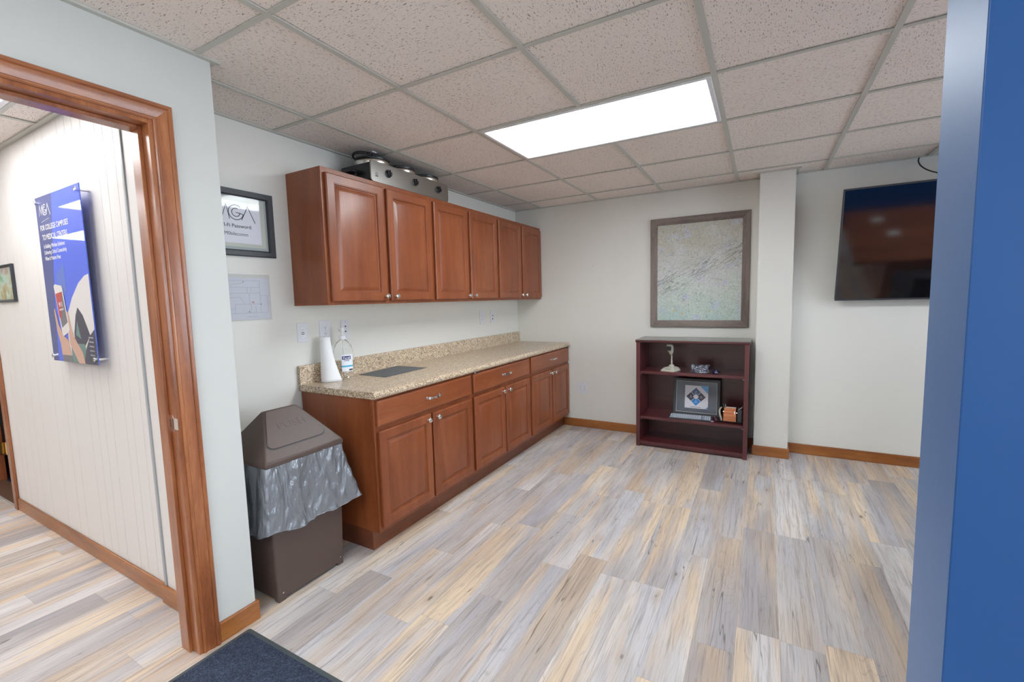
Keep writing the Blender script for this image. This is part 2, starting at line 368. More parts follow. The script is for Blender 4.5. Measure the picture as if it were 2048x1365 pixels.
def thing(name, label, cat, loc=(0, 0, 0), rot=(0, 0, 0), group=None):
    o = bpy.data.objects.new(name, None); COL.objects.link(o); o.location = loc; o.rotation_euler = rot
    o.empty_display_size = .05; o['label'] = label; o['category'] = cat
    if group: o['group'] = group
    return o
def tag(o, label, cat, group=None):
    o['label'] = label; o['category'] = cat
    if group: o['group'] = group
    return o
def struct(mb, name, mat, bevel=0.):
    o = mb.build(name, mat, None, bevel); o['kind'] = 'structure'; return o
def dup(root, label, loc=None, rot=None):
    r = root.copy(); COL.objects.link(r); r['label'] = label
    if loc is not None: r.location = loc
    if rot is not None: r.rotation_euler = rot
    for ch in list(root.children):
        c = ch.copy(); COL.objects.link(c); c.parent = r
        for g in list(ch.children):
            k = g.copy(); COL.objects.link(k); k.parent = c
    return r
def rel(parent):      # world offset of an unrotated thing
    return parent.location
def text(body, size, O, R, U, mat, name, parent, align='LEFT', bold=0., depth=.0004, xs=1.):
    cu = bpy.data.curves.new(name, 'FONT'); cu.body = body; cu.size = size; cu.align_x = align; cu.align_y = 'BOTTOM_BASELINE'
    cu.extrude = depth; cu.offset = bold; cu.resolution_u = 3
    tmp = bpy.data.objects.new('tmp', cu); COL.objects.link(tmp)
    bpy.context.view_layer.update()
    me = bpy.data.meshes.new_from_object(tmp.evaluated_get(bpy.context.evaluated_depsgraph_get()))
    bpy.data.objects.remove(tmp)
    R, U = Vector(R).normalized(), Vector(U).normalized(); N = R.cross(U)
    for v in me.vertices: v.co = Vector(O) + R * (v.co.x * xs) + U * v.co.y + N * (v.co.z + depth)
    me.materials.clear(); me.materials.append(MT[mat]); me.name = name
    o = bpy.data.objects.new(name, me); COL.objects.link(o)
    if parent: o.parent = parent
    return o
def arcpts(cx, cy, r, a0, a1, n=20):
    return [(cx + r * math.cos(math.radians(a0 + (a1 - a0) * i / n)), cy + r * math.sin(math.radians(a0 + (a1 - a0) * i / n))) for i in range(n + 1)]
def stroke(mb, pts, w, O, R, U, d0, d1):
    """flat ribbon of width w along a 2-D polyline, as one thin solid with mitred joins"""
    n = len(pts); Lf, Rt = [], []
    for i in range(n):
        a = pts[max(i - 1, 0)]; p = pts[i]; c = pts[min(i + 1, n - 1)]
        d_ = [((p[0] - a[0]), (p[1] - a[1])), ((c[0] - p[0]), (c[1] - p[1]))]
        d_ = [(x / math.hypot(x, y), y / math.hypot(x, y)) for x, y in d_ if math.hypot(x, y) > 1e-9]
        nx = sum(-y for x, y in d_); ny = sum(x for x, y in d_); L = math.hypot(nx, ny) or 1e-6; nx /= L; ny /= L
        k = w / 2 / max(.35, abs(nx * -d_[0][1] + ny * d_[0][0]))
        Lf.append((p[0] + nx * k, p[1] + ny * k)); Rt.append((p[0] - nx * k, p[1] - ny * k))
    O, R, U = Vector(O), Vector(R).normalized(), Vector(U).normalized(); N = R.cross(U)
    ring = []
    for (lx, ly), (rx, ry) in zip(Lf, Rt):
        P, Q = O + R * lx + U * ly, O + R * rx + U * ry
        ring.append([P + N * d0, Q + N * d0, Q + N * d1, P + N * d1])
    mb.loft(ring)
def logo(mb, O, R, U, h, w, d0=0., d1=.0005, sw=.045, gsize=1.):
    """the thin-line MGA mark: M, a ring-shaped G around an inner ring, A without a crossbar"""
    k = h; s_ = sw * h
    def st(p, ww=s_): stroke(mb, [(x * w, y * k) for x, y in p], ww, O, R, U, d0, d1)
    st([(0, 0), (.10, 1), (.20, .15), (.30, 1), (.37, .0)])
    R1 = .52 * h
    g = lambda r, a0, a1: stroke(mb, arcpts(.53 * w, .50 * k, r, a0, a1), s_, O, R, U, d0, d1)
    g(R1, 50, 350); g(R1 * .55, 60, 360)
    stroke(mb, [(.53 * w, .50 * k), (.53 * w + R1, .42 * k)], s_, O, R, U, d0, d1)
    st([(.66, 0), (.83, 1), (1, -.12)])

# ================================================================== SETTING
EX, SY = 6.6, -8.0     # east wall, south wall of the room
HX, HY = -8.0, -6.6    # west end and south wall of the hallway
struct(MB().box(HX, EX, SY, 0, -.1, 0), 'floor', 'floor')
# main room walls
struct(MB().box(-.12, 0, PY0, .12, 0, H + .25), 'wall_left', 'wall')
struct(MB().box(0, EX, 0, .12, 0, H + .25), 'wall_far', 'wall')
struct(MB().box(2.415, 2.667, -.20, 0, 0, H + .25), 'wall_column', 'wall')
def holed(name, mat, mk, a0, a1, wins, n0):
    # wall with window openings along one direction; mk(u0,u1,z0,z1,d0,d1) appends a box
    m_ = MB(); us = sorted([a0, a1] + [w for q in wins for w in q[:2]])
    for u0, u1 in zip(us[:-1], us[1:]):
        win = [q for q in wins if q[0] == u0 and q[1] == u1]
        if win: z0, z1 = win[0][2:]; mk(m_, u0, u1, 0, z0, 0, .12); mk(m_, u0, u1, z1, H + .25, 0, .12)
        else: mk(m_, u0, u1, 0, H + .25, 0, .12)
    struct(m_, name, mat)
    for k, (u0, u1, z0, z1) in enumerate(wins):
        f_ = MB(); t_ = .05
        for q in ((u0, u0 + t_, z0, z1), (u1 - t_, u1, z0, z1), (u0, u1, z0, z0 + t_), (u0, u1, z1 - t_, z1), ((u0 + u1) / 2 - .02, (u0 + u1) / 2 + .02, z0, z1)): mk(f_, *q, .03, .09)
        w_ = struct(f_, 'window_%d' % (n0 + k), 'white')  # windows built here are added, out of view, to let daylight in
        g_ = MB(); mk(g_, u0 + t_, u1 - t_, z0 + t_, z1 - t_, .058, .062); g_.build('window_pane', 'pane', w_)
WE_ADDED = [(-3.3, -1.9, .75, 2.15), (-1.7, -.4, .75, 2.15), (-7.4, -5.8, .75, 2.15), (-5.6, -4.2, .75, 2.15)]  # unseen windows added to bring daylight onto ceiling and walls
WS_ADDED = [(4.7, 6.2, .75, 2.15)]  # unseen window, likewise added for daylight
holed('wall_right', 'wall', lambda m, u0, u1, z0, z1, d0, d1: m.box(EX + d0, EX + d1, u0, u1, z0, z1), SY, .12, WE_ADDED, 2)
holed('wall_back', 'wall', lambda m, u0, u1, z0, z1, d0, d1: m.box(u0, u1, SY - d0, SY - d1, z0, z1), PX, EX, WS_ADDED, 6)

OP0, OP1, OZ = -3.665, -4.655, 2.094         # rough opening of the doorway
wp = MB()
wp.box(.376, PX, OP0, HW, 0, H + .25).box(.376, PX, OP1, OP0, OZ, H + .25).box(.376, PX, SY, OP1, 0, H + .25)
wp.box(-.0, PX, HW, PY0, 0, H + .25)
struct(wp, 'wall_partition', 'wall_cool_light')
struct(MB().box(2.632, EX, -3.909, -3.79, 0, H + .25), 'wall_blue', 'blue', .0012)
# hallway shell
wh = MB(); wh.box(-2.2, 0, HW + .004, PY0, 0, H + .25).box(-3.05, -2.2, HW + .004, PY0, 2.06, H + .25).box(HX, -3.05, HW + .004, PY0, 0, H + .25)
struct(wh, 'wall_hall', 'wall_hall')
wz = MB(); WY0, WY1 = -5.42, -4.5
wz.box(HX - .12, HX, HY, WY0, 0, H + .25).box(HX - .12, HX, WY1, HW, 0, H + .25).box(HX - .12, HX, WY0, WY1, 2.1, H + .25).box(HX - .12, HX, WY0, WY1, 0, .1)
struct(wz, 'wall_west', 'wall_hall')
struct(MB().box(HX, .376, HY - .12, HY, 0, H + .25), 'wall_south', 'wall_hall')
# room beyond the far hallway doorway
wr = MB(); wr.box(-4.1, -4.0, PY0, -.9, 0, H + .25).box(-1.4, -1.3, PY0, -.9, 0, H + .25).box(-4.1, -1.3, -.9, -.8, 0, H + .25)
struct(wr, 'wall_side_room', 'wall')
struct(MB().box(-4.1, -1.3, PY0 - .01, -.8, .0005, .006), 'floor_side_room', 'navycarp')
struct(MB().box(-4.1, -1.3, PY0, -.8, H, H + .05), 'ceiling_side_room', 'grid')
# panel boards with fine grooves on the hallway wall
gx = [-2.14, -1.97, -1.869, -1.733, -1.608, -1.459, -1.212, -1.027, -.918, -.71, -.609, -.52, -.42, -.27, -.19, -.09, -.012]
hp = MB()
for a, c_ in zip(gx[:-1], gx[1:]): hp.box(a + .0012, c_ - .0012, HW - .004, HW + .003, 0, H)
hp.box(.012, .376, HW - .010, HW + .003, 0, H)
struct(hp, 'wall_hall_panel', 'wall_hall')
struct(MB().box(-.010, .010, HW - .016, HW + .002, .088, H), 'trim_1', 'trimgrey', .003)
# west door of glass with garden outside
wf = MB(); wf.box(HX - .08, HX - .04, WY0, WY0 + .09, .1, 2.1).box(HX - .08, HX - .04, WY1 - .09, WY1, .1, 2.1).box(HX - .08, HX - .04, WY0, WY1, 2.0, 2.1).box(HX - .08, HX - .04, WY0, WY1, .1, .3).box(HX - .08, HX - .04, WY0, WY1, 1.05, 1.12)
w1_ = struct(wf, 'window_1', 'darkgrey')
MB().box(HX - .065, HX - .058, WY0 + .09, WY1 - .09, .3, 2.0).build('window_pane', 'pane', w1_)

# ---- ceilings: tiles follow the grid, light fittings keep their cells free
def ceiling(name, regions, ox, oy, skip):
    vs, fs, uvs = [], [], []
    for (x0, x1, y0, y1) in regions:
        for i in range(math.floor((x0 - ox) / S), math.ceil((x1 - ox) / S)):
            for j in range(math.floor((y0 - oy) / S), math.ceil((y1 - oy) / S)):
                if (i, j) in skip: continue
                a, c_ = max(x0, ox + i * S), min(x1, ox + (i + 1) * S); d, e = max(y0, oy + j * S), min(y1, oy + (j + 1) * S)
                if c_ - a < .001 or e - d < .001: continue
                k = len(vs); z = H + .007
                q = [(a, d), (a, e), (c_, e), (c_, d)]
                vs += [(x, y, z) for x, y in q]; fs.append((k, k + 1, k + 2, k + 3))
                rnd = random.Random(i * 131 + j * 17); r_ = rnd.choice((0, 1, 2, 3)) if rnd.random() < .5 else (i + j) % 2; ox_, oy_ = rnd.random() * 20, rnd.random() * 20
                for x, y in q:
                    u, w = x - ox - i * S, y - oy - j * S
                    for _ in range(r_): u, w = -w, u
                    uvs.append((u + ox_, w + oy_))
    me = bpy.data.meshes.new(name); me.from_pydata(vs, [], fs); L = me.uv_layers.new(name='uv')
    for p_ in me.polygons:
        for li in p_.loop_indices: L.data[li].uv = uvs[me.loops[li].vertex_index]
    me.materials.append(MT['tile']); o = bpy.data.objects.new(name, me); COL.objects.link(o); o['kind'] = 'structure'; return o
def grid(name, regions, ox, oy, holes):
    g = MB(); hw = .0125
    for (x0, x1, y0, y1) in regions:
        for i in range(math.ceil((x0 - ox) / S), math.floor((x1 - ox) / S) + 1):
            x = ox + i * S; segs = [(y0, y1)]
            for (hx0, hx1, hy0, hy1) in holes:
                if hx0 + .01 < x < hx1 - .01:
                    segs = [q for (a, c_) in segs for q in ((a, min(c_, hy0)), (max(a, hy1), c_)) if q[1] - q[0] > .01]
            for a, c_ in segs: g.box(x - hw, x + hw, a, c_, H, H + .0045)
        for j in range(math.ceil((y0 - oy) / S), math.floor((y1 - oy) / S) + 1):
            y = oy + j * S; g.box(x0, x1, y - hw * .8, y + hw * .8, H + .0004, H + .0049)
    return struct(g, name, 'grid')
def cells(i0, j0): return {(i0, j0), (i0 + 1, j0)}
troffers = [(1, 1), (6, 1), (1, -4), (6, -4), (1, -7)]
main_reg = [(0, EX, PY0, 0), (PX, EX, SY, PY0)]
sk = set(); holes = []
for i, j in troffers: sk |= cells(i, j); holes.append((GX + i * S, GX + (i + 2) * S, GY + j * S, GY + (j + 1) * S))
ceiling('ceiling', main_reg, GX, GY, sk)
grid('trim_2', main_reg, GX, GY, holes)
HGX, HGY = -.265, -3.735
hall_tr = [(-2, -1), (-5, -2), (-9, -3), (-2, -4), (-6, -4)]  # last two panels are added to light the hallway wall more evenly
hs = set(); hh = []
for i, j in hall_tr: hs |= cells(i, j); hh.append((HGX + i * S, HGX + (i + 2) * S, HGY + j * S, HGY + (j + 1) * S))
hall_reg = [(HX, .376, HY, HW)]
ceiling('ceiling_hall', hall_reg, HGX, HGY, hs)
grid('trim_3', hall_reg, HGX, HGY, hh)
struct(MB().box(HX - .1, EX + .1, SY - .1, .12, H + .25, H + .3), 'ceiling_deck', 'grid')
# wall angle
wa = MB(); t_ = .002
def ang(x0, x1, y0, y1): wa.box(x0, x1, y0, y1, H - t_, H + .006)
ang(0, .022, PY0, 0); ang(0, EX, -.022, 0); ang(PX, PX + .022, SY, PY0 + .03); ang(0, PX, PY0, PY0 + .022)
ang(2.38, 2.70, -.222, -.2); ang(2.645 + .022, 2.689, -.2, 0); ang(2.393, 2.415, -.2, 0)
struct(wa, 'trim_4', 'grid')
wb = MB(); wb.box(HX, .376, HW - .030, HW - .004, H - t_, H + .006).box(.35, .376, HY, HW, H - t_, H + .006)
struct(wb, 'trim_5', 'grid')

# ---- baseboards
def base(name, mat, segs, h=.088):
    m_ = MB()
    for s_ in segs: m_.box(s_[0], s_[1], s_[2], s_[3], 0, h)
    return struct(m_, name, mat, .005)
base('baseboard_far', 'oak_x', [(.56, 2.415, -.014, 0), (2.667, EX, -.014, 0)])
base('baseboard_column', 'oak_x', [(2.402, 2.680, -.214, -.2), (2.402, 2.415, -.2, -.014), (2.667, 2.680, -.2, -.014)])
base('baseboard_left', 'oak_y', [(0, .013, PY0, -2.83)])
base('baseboard_partition', 'oak_y', [(PX, PX + .015, -3.609, PY0 + .012), (PX, PX + .015, SY, -4.712)])
base('baseboard_recess', 'oak_x', [(.013, PX, PY0, PY0 + .012)])
base('baseboard_hall', 'oak_x', [(-2.13, -.022, HW - .016, HW - .004), (-.022, .376, HW - .026, HW - .010)])
base('baseboard_blue', 'oak_x', [(2.62, EX, -3.79, -3.778), (2.62, 2.632, -3.909, -3.79)])

# ---- doorway in the partition: jambs, stop, casing, strike plate
dj = MB(); jt = .02
dj.box(.366, PX + .002, OP0, OP0 - jt, 0, OZ).box(.366, PX + .002, OP1, OP1 + jt, 0, OZ)
dj.box(.366, PX + .002, OP1 + jt, OP0 - jt, OZ - jt, OZ)
door = struct(dj, 'door_1', 'case_z', .002)
st = MB(); st.box(.385, .448, OP0 - jt, OP0 - jt - .013, 0, OZ - jt).box(.385, .448, OP1 + jt, OP1 + jt + .013, 0, OZ - jt).box(.385, .448, OP1 + jt + .013, OP0 - jt - .013, OZ - jt - .013, OZ - jt)
st.build('door_stop', 'case_z', door, .002)
def casing_profile(w=.062):
    # (across from the opening outwards, height off the wall)
    return [(0, 0), (0, .008), (.004, .011), (.009, .0115), (.012, .009), (.020, .0105), (.034, .0145), (.044, .0155), (.047, .0135), (.050, .0175), (.059, .018), (w, .015), (w, 0)]
def casing(name, xw, sgn, ya, yb, ztop, parent, yside=0):
    pr = casing_profile()
    zi = ztop
    m_ = MB()   # right leg (towards far), mitred head, other leg
    def col(y0, dirn):
        a = [(xw + sgn * h, y0 + dirn * u, 0) for u, h in pr]; c_ = [(xw + sgn * h, y0 + dirn * u, zi + u) for u, h in pr]
        m_.loft([a, c_])
    col(ya, 1); col(yb, -1)
    a = [(xw + sgn * h, ya + u, zi + u) for u, h in pr]; c_ = [(xw + sgn * h, yb - u, zi + u) for u, h in pr]
    m_.build(name, 'case_z', parent, 0, True, 2, 25)
    MB().loft([c_, a]).build(name, 'case_y', parent, 0, True, 2, 25)
casing('door_casing', PX, 1, -3.671, -4.649, 2.089, door)
MB().box(.42, .470, OP0 - jt - .0008, OP0 - jt + .002, .925, .99).box(.466, .503, OP0 - jt - .0008, OP0 - jt + .001, .935, .98).build('strike_plate', 'chrome', door, .004)
MB().box(.428, .452, OP0 - jt - .0012, OP0 - jt + .001, .942, .973).build('latch_hole', 'slot', door)
# far hallway doorway
d2 = MB(); yh = HW - .004
d2.box(-2.2, -2.18, PY0 + .01, yh - .004, 0, 2.06).box(-3.05, -3.03, PY0 + .01, yh - .004, 0, 2.06).box(-3.05, -2.18, PY0 + .01, yh - .004, 2.04, 2.06)
d2.box(-2.19, -2.13, yh - .018, yh, 0, 2.11).box(-3.10, -3.04, yh - .018, yh, 0, 2.11).box(-3.10, -2.13, yh - .018, yh, 2.05, 2.11)
door2 = struct(d2, 'door_2', 'case_z', .004)
MB().box(-3.03, -2.2, HW - .01, PY0, .0, .012).build('threshold', 'alu', door2, .004)
dl = thing('open_door', 'orange varnished wooden door standing open beyond the hallway', 'door', (-3.02, PY0 + .015, 0))
MB().box(-.0, .042, .008, .84, .012, 2.03).build('door_leaf', 'door_or', dl, .002)
hz = MB()
for z in (.28, 1.0, 1.75): hz.box(.0, .006, -.028, .012, z - .05, z + .05).lathe([(.007, z - .05), (.007, z + .05)], (.046, .0, 0), 'Z', 10)
hz.build('hinge', 'brass', dl)

# ================================================================== LIGHT FITTINGS
def troffer(name, i, j, ox, oy, label, dm):
    cx_, cy_ = ox + (i + 1) * S, oy + (j + .5) * S
    t = thing('ceiling_light', label, 'ceiling light', (cx_, cy_, H), group=None)
    L, Wd = S - .0125, S / 2 - .0125
    f_ = MB(); w_ = .024
    for (a, c_, d, e) in ((-L, L, -Wd, -Wd + w_), (-L, L, Wd - w_, Wd), (-L, -L + w_, -Wd + w_, Wd - w_), (L - w_, L, -Wd + w_, Wd - w_)):
        f_.box(a, c_, d, e, -.003, .016)
    f_.build('light_frame', 'white', t, .004)
    MB().box(-L, L, -Wd, Wd, .03, .11).build('housing', 'white', t)
    MB().box(-L + w_, L - w_, -Wd + w_, Wd - w_, .006, .012).build('diffuser', dm, t)
    return t
labs = ['long lit fluorescent panel in the ceiling in front of the cabinets', 'lit ceiling panel over the conference table', 'lit ceiling panel behind the blue wall near the door', 'lit ceiling panel in the back right of the room', 'lit ceiling panel at the back wall']
for (i, j), lb_ in zip(troffers, labs): troffer('ceiling_light', i, j, GX, GY, lb_, 'diffuser')
labs = ['lit ceiling panel just inside the hallway', 'lit ceiling panel halfway down the hallway', 'lit ceiling panel at the far end of the hallway', 'added unseen lit panel to even out the light, across the hallway opposite the blue poster', 'added unseen lit panel to even out the light on the far side of the hallway']
for (i, j), lb_ in zip(hall_tr, labs): troffer('ceiling_light', i, j, HGX, HGY, lb_, 'diffuser_hall')

# ================================================================== CABINETS
def front_panel(mb, x, y0, y1, z0, z1, loops):
    """framed door front facing +x built from nested rectangles: (inset, depth)"""
    rings = []
    for ins, dp in loops:
        rings.append([(x + dp, y0 + ins, z0 + ins), (x + dp, y1 - ins, z0 + ins), (x + dp, y1 - ins, z1 - ins), (x + dp, y0 + ins, z1 - ins)])
    mb.loft(rings)
DOORL = [(0, 0), (0, .014), (.003, .018), (.006, .0195), (.050, .0195), (.0520, .0170), (.0550, .0170), (.0575, .0095), (.0640, .0080), (.067, .0090), (.086, .0170), (.088, .0175)]
DRAWL = [(0, 0), (0, .012), (.003, .015), (.010, .0185), (.012, .0195)]
def knob(parent, x, y, z):
    m_ = MB().lathe([(.0075, 0), (.0075, .003), (.0052, .007), (.0052, .013), (.010, .0165), (.0155, .020), (.0165, .0235), (.0145, .027), (.008, .0292), (.001, .030)], (x, y, z), 'X', 20)
    return m_.build('knob', 'chrome', parent, 0, True)
def pull(parent, x, y, z):
    m_ = MB(); w_ = .0065
    pts = [(-.062, 0), (-.060, .014), (-.052, .022), (-.040, .0215), (-.030, .026), (0, .030), (.030, .026), (.040, .0215), (.052, .022), (.060, .014), (.062, 0)]
    rings = []
    for i, (u, dp) in enumerate(pts):
        th = .0022; ww = w_ * (1.25 if abs(u) > .045 else (.85 if abs(abs(u) - .04) < .005 else 1.))
        a = pts[max(i - 1, 0)]; c_ = pts[min(i + 1, len(pts) - 1)]; L = math.hypot(c_[0] - a[0], c_[1] - a[1]); nx, ny = -(c_[1] - a[1]) / L * th, (c_[0] - a[0]) / L * th
        rings.append([(x + dp + ny, y + u + nx, z - ww), (x + dp + ny, y + u + nx, z + ww), (x + dp - ny, y + u - nx, z + ww), (x + dp - ny, y + u - nx, z - ww)])
    m_.loft(rings)
    m_.box(x, x + .003, y - .070, y - .054, z - .008, z + .008).box(x, x + .003, y + .054, y + .070, z - .008, z + .008)
    return m_.build('handle', 'chrome', parent, .0008, True)
BW = .935
def base_cabinet(label, y0, w):
    t = thing('base_cabinet', label, 'cabinet', (0, y0, 0), group='base cabinets under the counter')
    fx_ = .612
    body = MB().box(.012, fx_ - .019, 0, w, .115, .883)
    body.build('carcass', 'cherry', t)
    ff = MB()
    ff.box(fx_ - .019, fx_, 0, .042, .115, .883).box(fx_ - .019, fx_, w - .042, w, .115, .883).box(fx_ - .019, fx_, .042, w - .042, .845, .883).box(fx_ - .019, fx_, .042, w - .042, .115, .150).box(fx_ - .019, fx_, .042, w - .042, .690, .730).box(fx_ - .019, fx_, w / 2 - .02, w / 2 + .02, .150, .690)
    ff.build('face_frame', 'cherry', t, .001)
    dr = MB(); front_panel(dr, fx_ + .002, .016, w - .022, .722, .868, DRAWL); dr = dr.build('drawer', 'cherry_h', t, 0, True, 2, 20)
    pull(dr, fx_ + .0215, w / 2 + .02, .800)
    for k, (a, c_) in enumerate(((.018, .462), (.478, w - .020))):
        m_ = MB(); front_panel(m_, fx_ + .002, a, c_, .142, .694, DOORL); m_ = m_.build('door', 'cherry', t, 0, True, 2, 20)
        knob(m_, fx_ + .0215, (c_ - .038) if k == 0 else (a + .038), .662)
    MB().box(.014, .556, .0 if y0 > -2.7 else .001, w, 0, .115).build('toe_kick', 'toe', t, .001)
    return t
for y0, lb_ in ((-2.808, 'cherry base cabinet nearest the brown bin, end panel showing'), (-1.872, 'middle cherry base cabinet of the row under the counter'), (-.936, 'cherry base cabinet against the far wall')):
    base_cabinet(lb_, y0, BW if y0 > -2.7 else .936)
UZ0, UZ1 = 1.398, 2.168
def wall_cabinet(label, y0, w):
    t = thing('wall_cabinet', label, 'cabinet', (0, y0, UZ0), group='wall cabinets above the counter')
    fx_ = .302; h = UZ1 - UZ0
    c_ = MB().box(0, fx_ - .019, 0, w, .012, h); c_.build('carcass', 'cherry', t, .001)
    MB().box(.004, fx_ - .02, .014, w - .014, .008, .0115).build('bottom_panel', 'cab_in', t)
    ff = MB(); ff.box(fx_ - .019, fx_, 0, .042, 0, h).box(fx_ - .019, fx_, w - .042, w, 0, h).box(fx_ - .019, fx_, .042, w - .042, h - .045, h).box(fx_ - .019, fx_, .042, w - .042, 0, .038).box(fx_ - .019, fx_, w / 2 - .02, w / 2 + .02, .038, h - .045)
    ff.build('face_frame', 'cherry', t, .001)
    for a, e in ((0, .012), (w - .012, w)): MB().box(0, fx_ - .019, a, e, 0, .012).build('bottom_rail', 'cherry', t)
    for k, (a, e) in enumerate(((.020, .452), (.484, w - .018))):
        m_ = MB(); front_panel(m_, fx_ + .002, a, e, .019, h - .030, DOORL); m_ = m_.build('door', 'cherry', t, 0, True, 2, 20)
        knob(m_, fx_ + .0215, (e - .022) if k == 0 else (a + .035), .048)
    return t
for y0, lb_ in ((-2.807, 'cherry wall cabinet beside the framed notice, its left side showing'), (-1.872, 'middle cherry wall cabinet above the counter'), (-.936, 'cherry wall cabinet in the corner by the far wall')):
    wall_cabinet(lb_, y0, .934)
# ---- counter
ct_ = thing('countertop', 'long speckled beige laminate counter on the cherry base cabinets', 'countertop', (0, -2.821, .883))
prof = [(.004, 0), (.004, .038), (.030, .038), (.60, .038), (.617, .0392), (.630, .036), (.639, .028), (.6427, .018), (.641, .006), (.636, 0)]
MB().loft([[(x, 0, z) for x, z in prof], [(x, 2.818, z) for x, z in prof]]).build('counter_slab', 'laminate', ct_, 0, True, 2, 50)
pb = [(.004, .036), (.004, .148), (.008, .152), (.020, .152), (.025, .147), (.025, .044), (.0265, .0395), (.030, .0375)]
MB().loft([[(x, 0, z) for x, z in pb], [(x, 2.818, z) for x, z in pb]]).build('backsplash', 'laminate', ct_, 0, True, 2, 50)
MB().box(.02, .60, -.0005, .0005, .001, .037).build('end_strip', 'laminate', ct_)

# ================================================================== SLOW COOKER ON THE WALL CABINETS
sc_ = thing('slow_cooker', 'stainless triple slow cooker with three black dials on top of the wall cabinets', 'slow cooker', (0, -2.43, UZ1))
Lb = .79
pf = [(0.0, .02), (.004, .008), (.016, 0), (Lb - .016, 0), (Lb - .004, .008), (Lb, .02), (Lb, .118), (Lb - .010, .130), (.010, .130), (0, .120)]
m_ = MB(); m_.loft([[(.292, y, z) for y, z in pf], [(.302, y, z) for y, z in pf]]); m_.build('front_panel', 'steel', sc_, .002)
MB().box(.03, .292, .004, Lb - .004, .006, .120).build('housing', 'black', sc_, .008)
for yk in (.150, .408, .668):
    k_ = MB().lathe([(.026, 0), (.026, .004), (.021, .006), (.020, .018), (.018, .020)], (.302, yk, .073), 'X', 24).box(.310, .329, yk - .004, yk + .004, .053, .093)
    kk = k_.build('dial', 'black', sc_, 0, True)
    MB().box(.3285, .3295, yk - .001, yk + .001, .080, .092).build('dial_mark', 'white', kk)
MB().box(.302, .3026, .036, .060, .034, .042).box(.302, .3026, .036, .060, .047, .051).box(.302, .3026, .038, .056, .056, .059).build('badge', 'darkgrey', sc_)
for k, yk in enumerate((.135, .395, .655)):
    rim = MB().lathe([(.104, .118), (.108, .135), (.112, .148), (.110, .156), (.100, .158), (.094, .150)], (.178, yk, 0), 'Z', 40)
    rim.build('pot_rim', 'nickel', sc_, 0, True)
    MB().lathe([(.099, .160), (.100, .164), (.070, .177), (.035, .183), (.002, .185)], (.178, yk, 0), 'Z', 36).build('lid', 'lidglass', sc_, 0, True)
    MB().lathe([(.100, .158), (.110, .161), (.112, .171), (.103, .177), (.096, .170)], (.178, yk, 0), 'Z', 40).build('lid_rim', 'black', sc_, 0, True)
    MB().lathe([(.012, .182), (.010, .188), (.020, .194), (.020, .200), (.004, .202)], (.178, yk, 0), 'Z', 20).build('lid_knob', 'black', sc_, 0, True)
cp = []
for i in range(60):
    a = i / 59 * 4 * PI; cp.append((.19 + .085 * math.cos(a) * (1 - .1 * math.sin(a * .5)), .09 + .10 * math.sin(a), .168 + .020 * i / 59 + .004 * math.sin(a * 3)))
MB().tube(cp, .0042, 8).build('power_cord', 'black', sc_, 0, True)
MB().box(.06, .20, -.055, .01, .060, .078).box(.08, .18, -.012, .03, .045, .085).build('side_handle', 'black', sc_, .006)
MB().box(.262, .282, .040, .078, .186, .196).build('cord_tag', 'lilac', sc_, .002)
# cord running over the edge of the lids
cp = [(.25 + .03 * math.sin(i * .9), .02 + i * .011, .172 + .010 * math.sin(i * .7 + 1)) for i in range(18)]
MB().tube(cp, .004, 8).build('power_cord', 'black', sc_, 0, True)

# ================================================================== BIN WITH LINER
bn = thing('waste_bin', 'brown plastic push-top bin with grey liner beside the cabinets', 'waste bin', (.335, -3.155, 0))
def rrect(hx, hy, z, r, n=5, cx=0, cy=0):
    p = []
    for qx, qy, a0 in ((1, 1, 0), (-1, 1, 90), (-1, -1, 180), (1, -1, 270)):
        for i in range(n + 1):
            a = math.radians(a0 + 90 * i / n); p.append((cx + qx * (hx - r) + r * math.cos(a), cy + qy * (hy - r) + r * math.sin(a), z))
    return p
bb_ = MB(); bb_.loft([rrect(.162, .188, .018, .010), rrect(.164, .192, .10, .012), rrect(.176, .206, .62, .014), rrect(.176, .206, .66, .014)], True, False)
bb_.build('bin_body', 'brownpl', bn, 0, True)
for a in (-1, 1):
    for c_ in (-1, 1): MB().box(a * .160, a * .125, c_ * .186, c_ * .150, 0, .022).build('foot', 'brownpl', bn, .003)
# screws low on the front
MB().lathe([(.004, 0), (.004, .002), (.001, .003)], (.1645, -.165, .045), 'X', 10).build('screw', 'nickel', bn)
MB().lathe([(.004, 0), (.004, .002), (.001, .003)], (.1645, .165, .045), 'X', 10).build('screw', 'nickel', bn)
# hooded lid
RX, RY = .184, .2155
ld = MB(); zr0, zr1, zt = .664, .690, .888
base0 = [(-RX, -RY), (RX, -RY), (RX, RY), (-RX, RY)]; top0 = [(-.012, -.098), (.010, -.098), (.010, .078), (-.012, .078)]
ld.loft([[(x, y, zr0) for x, y in base0], [(x, y, zr1) for x, y in base0], [(x * 1.0, y, zt) for x, y in top0]])
ld.build('bin_lid', 'brownpl', bn, .006, True)
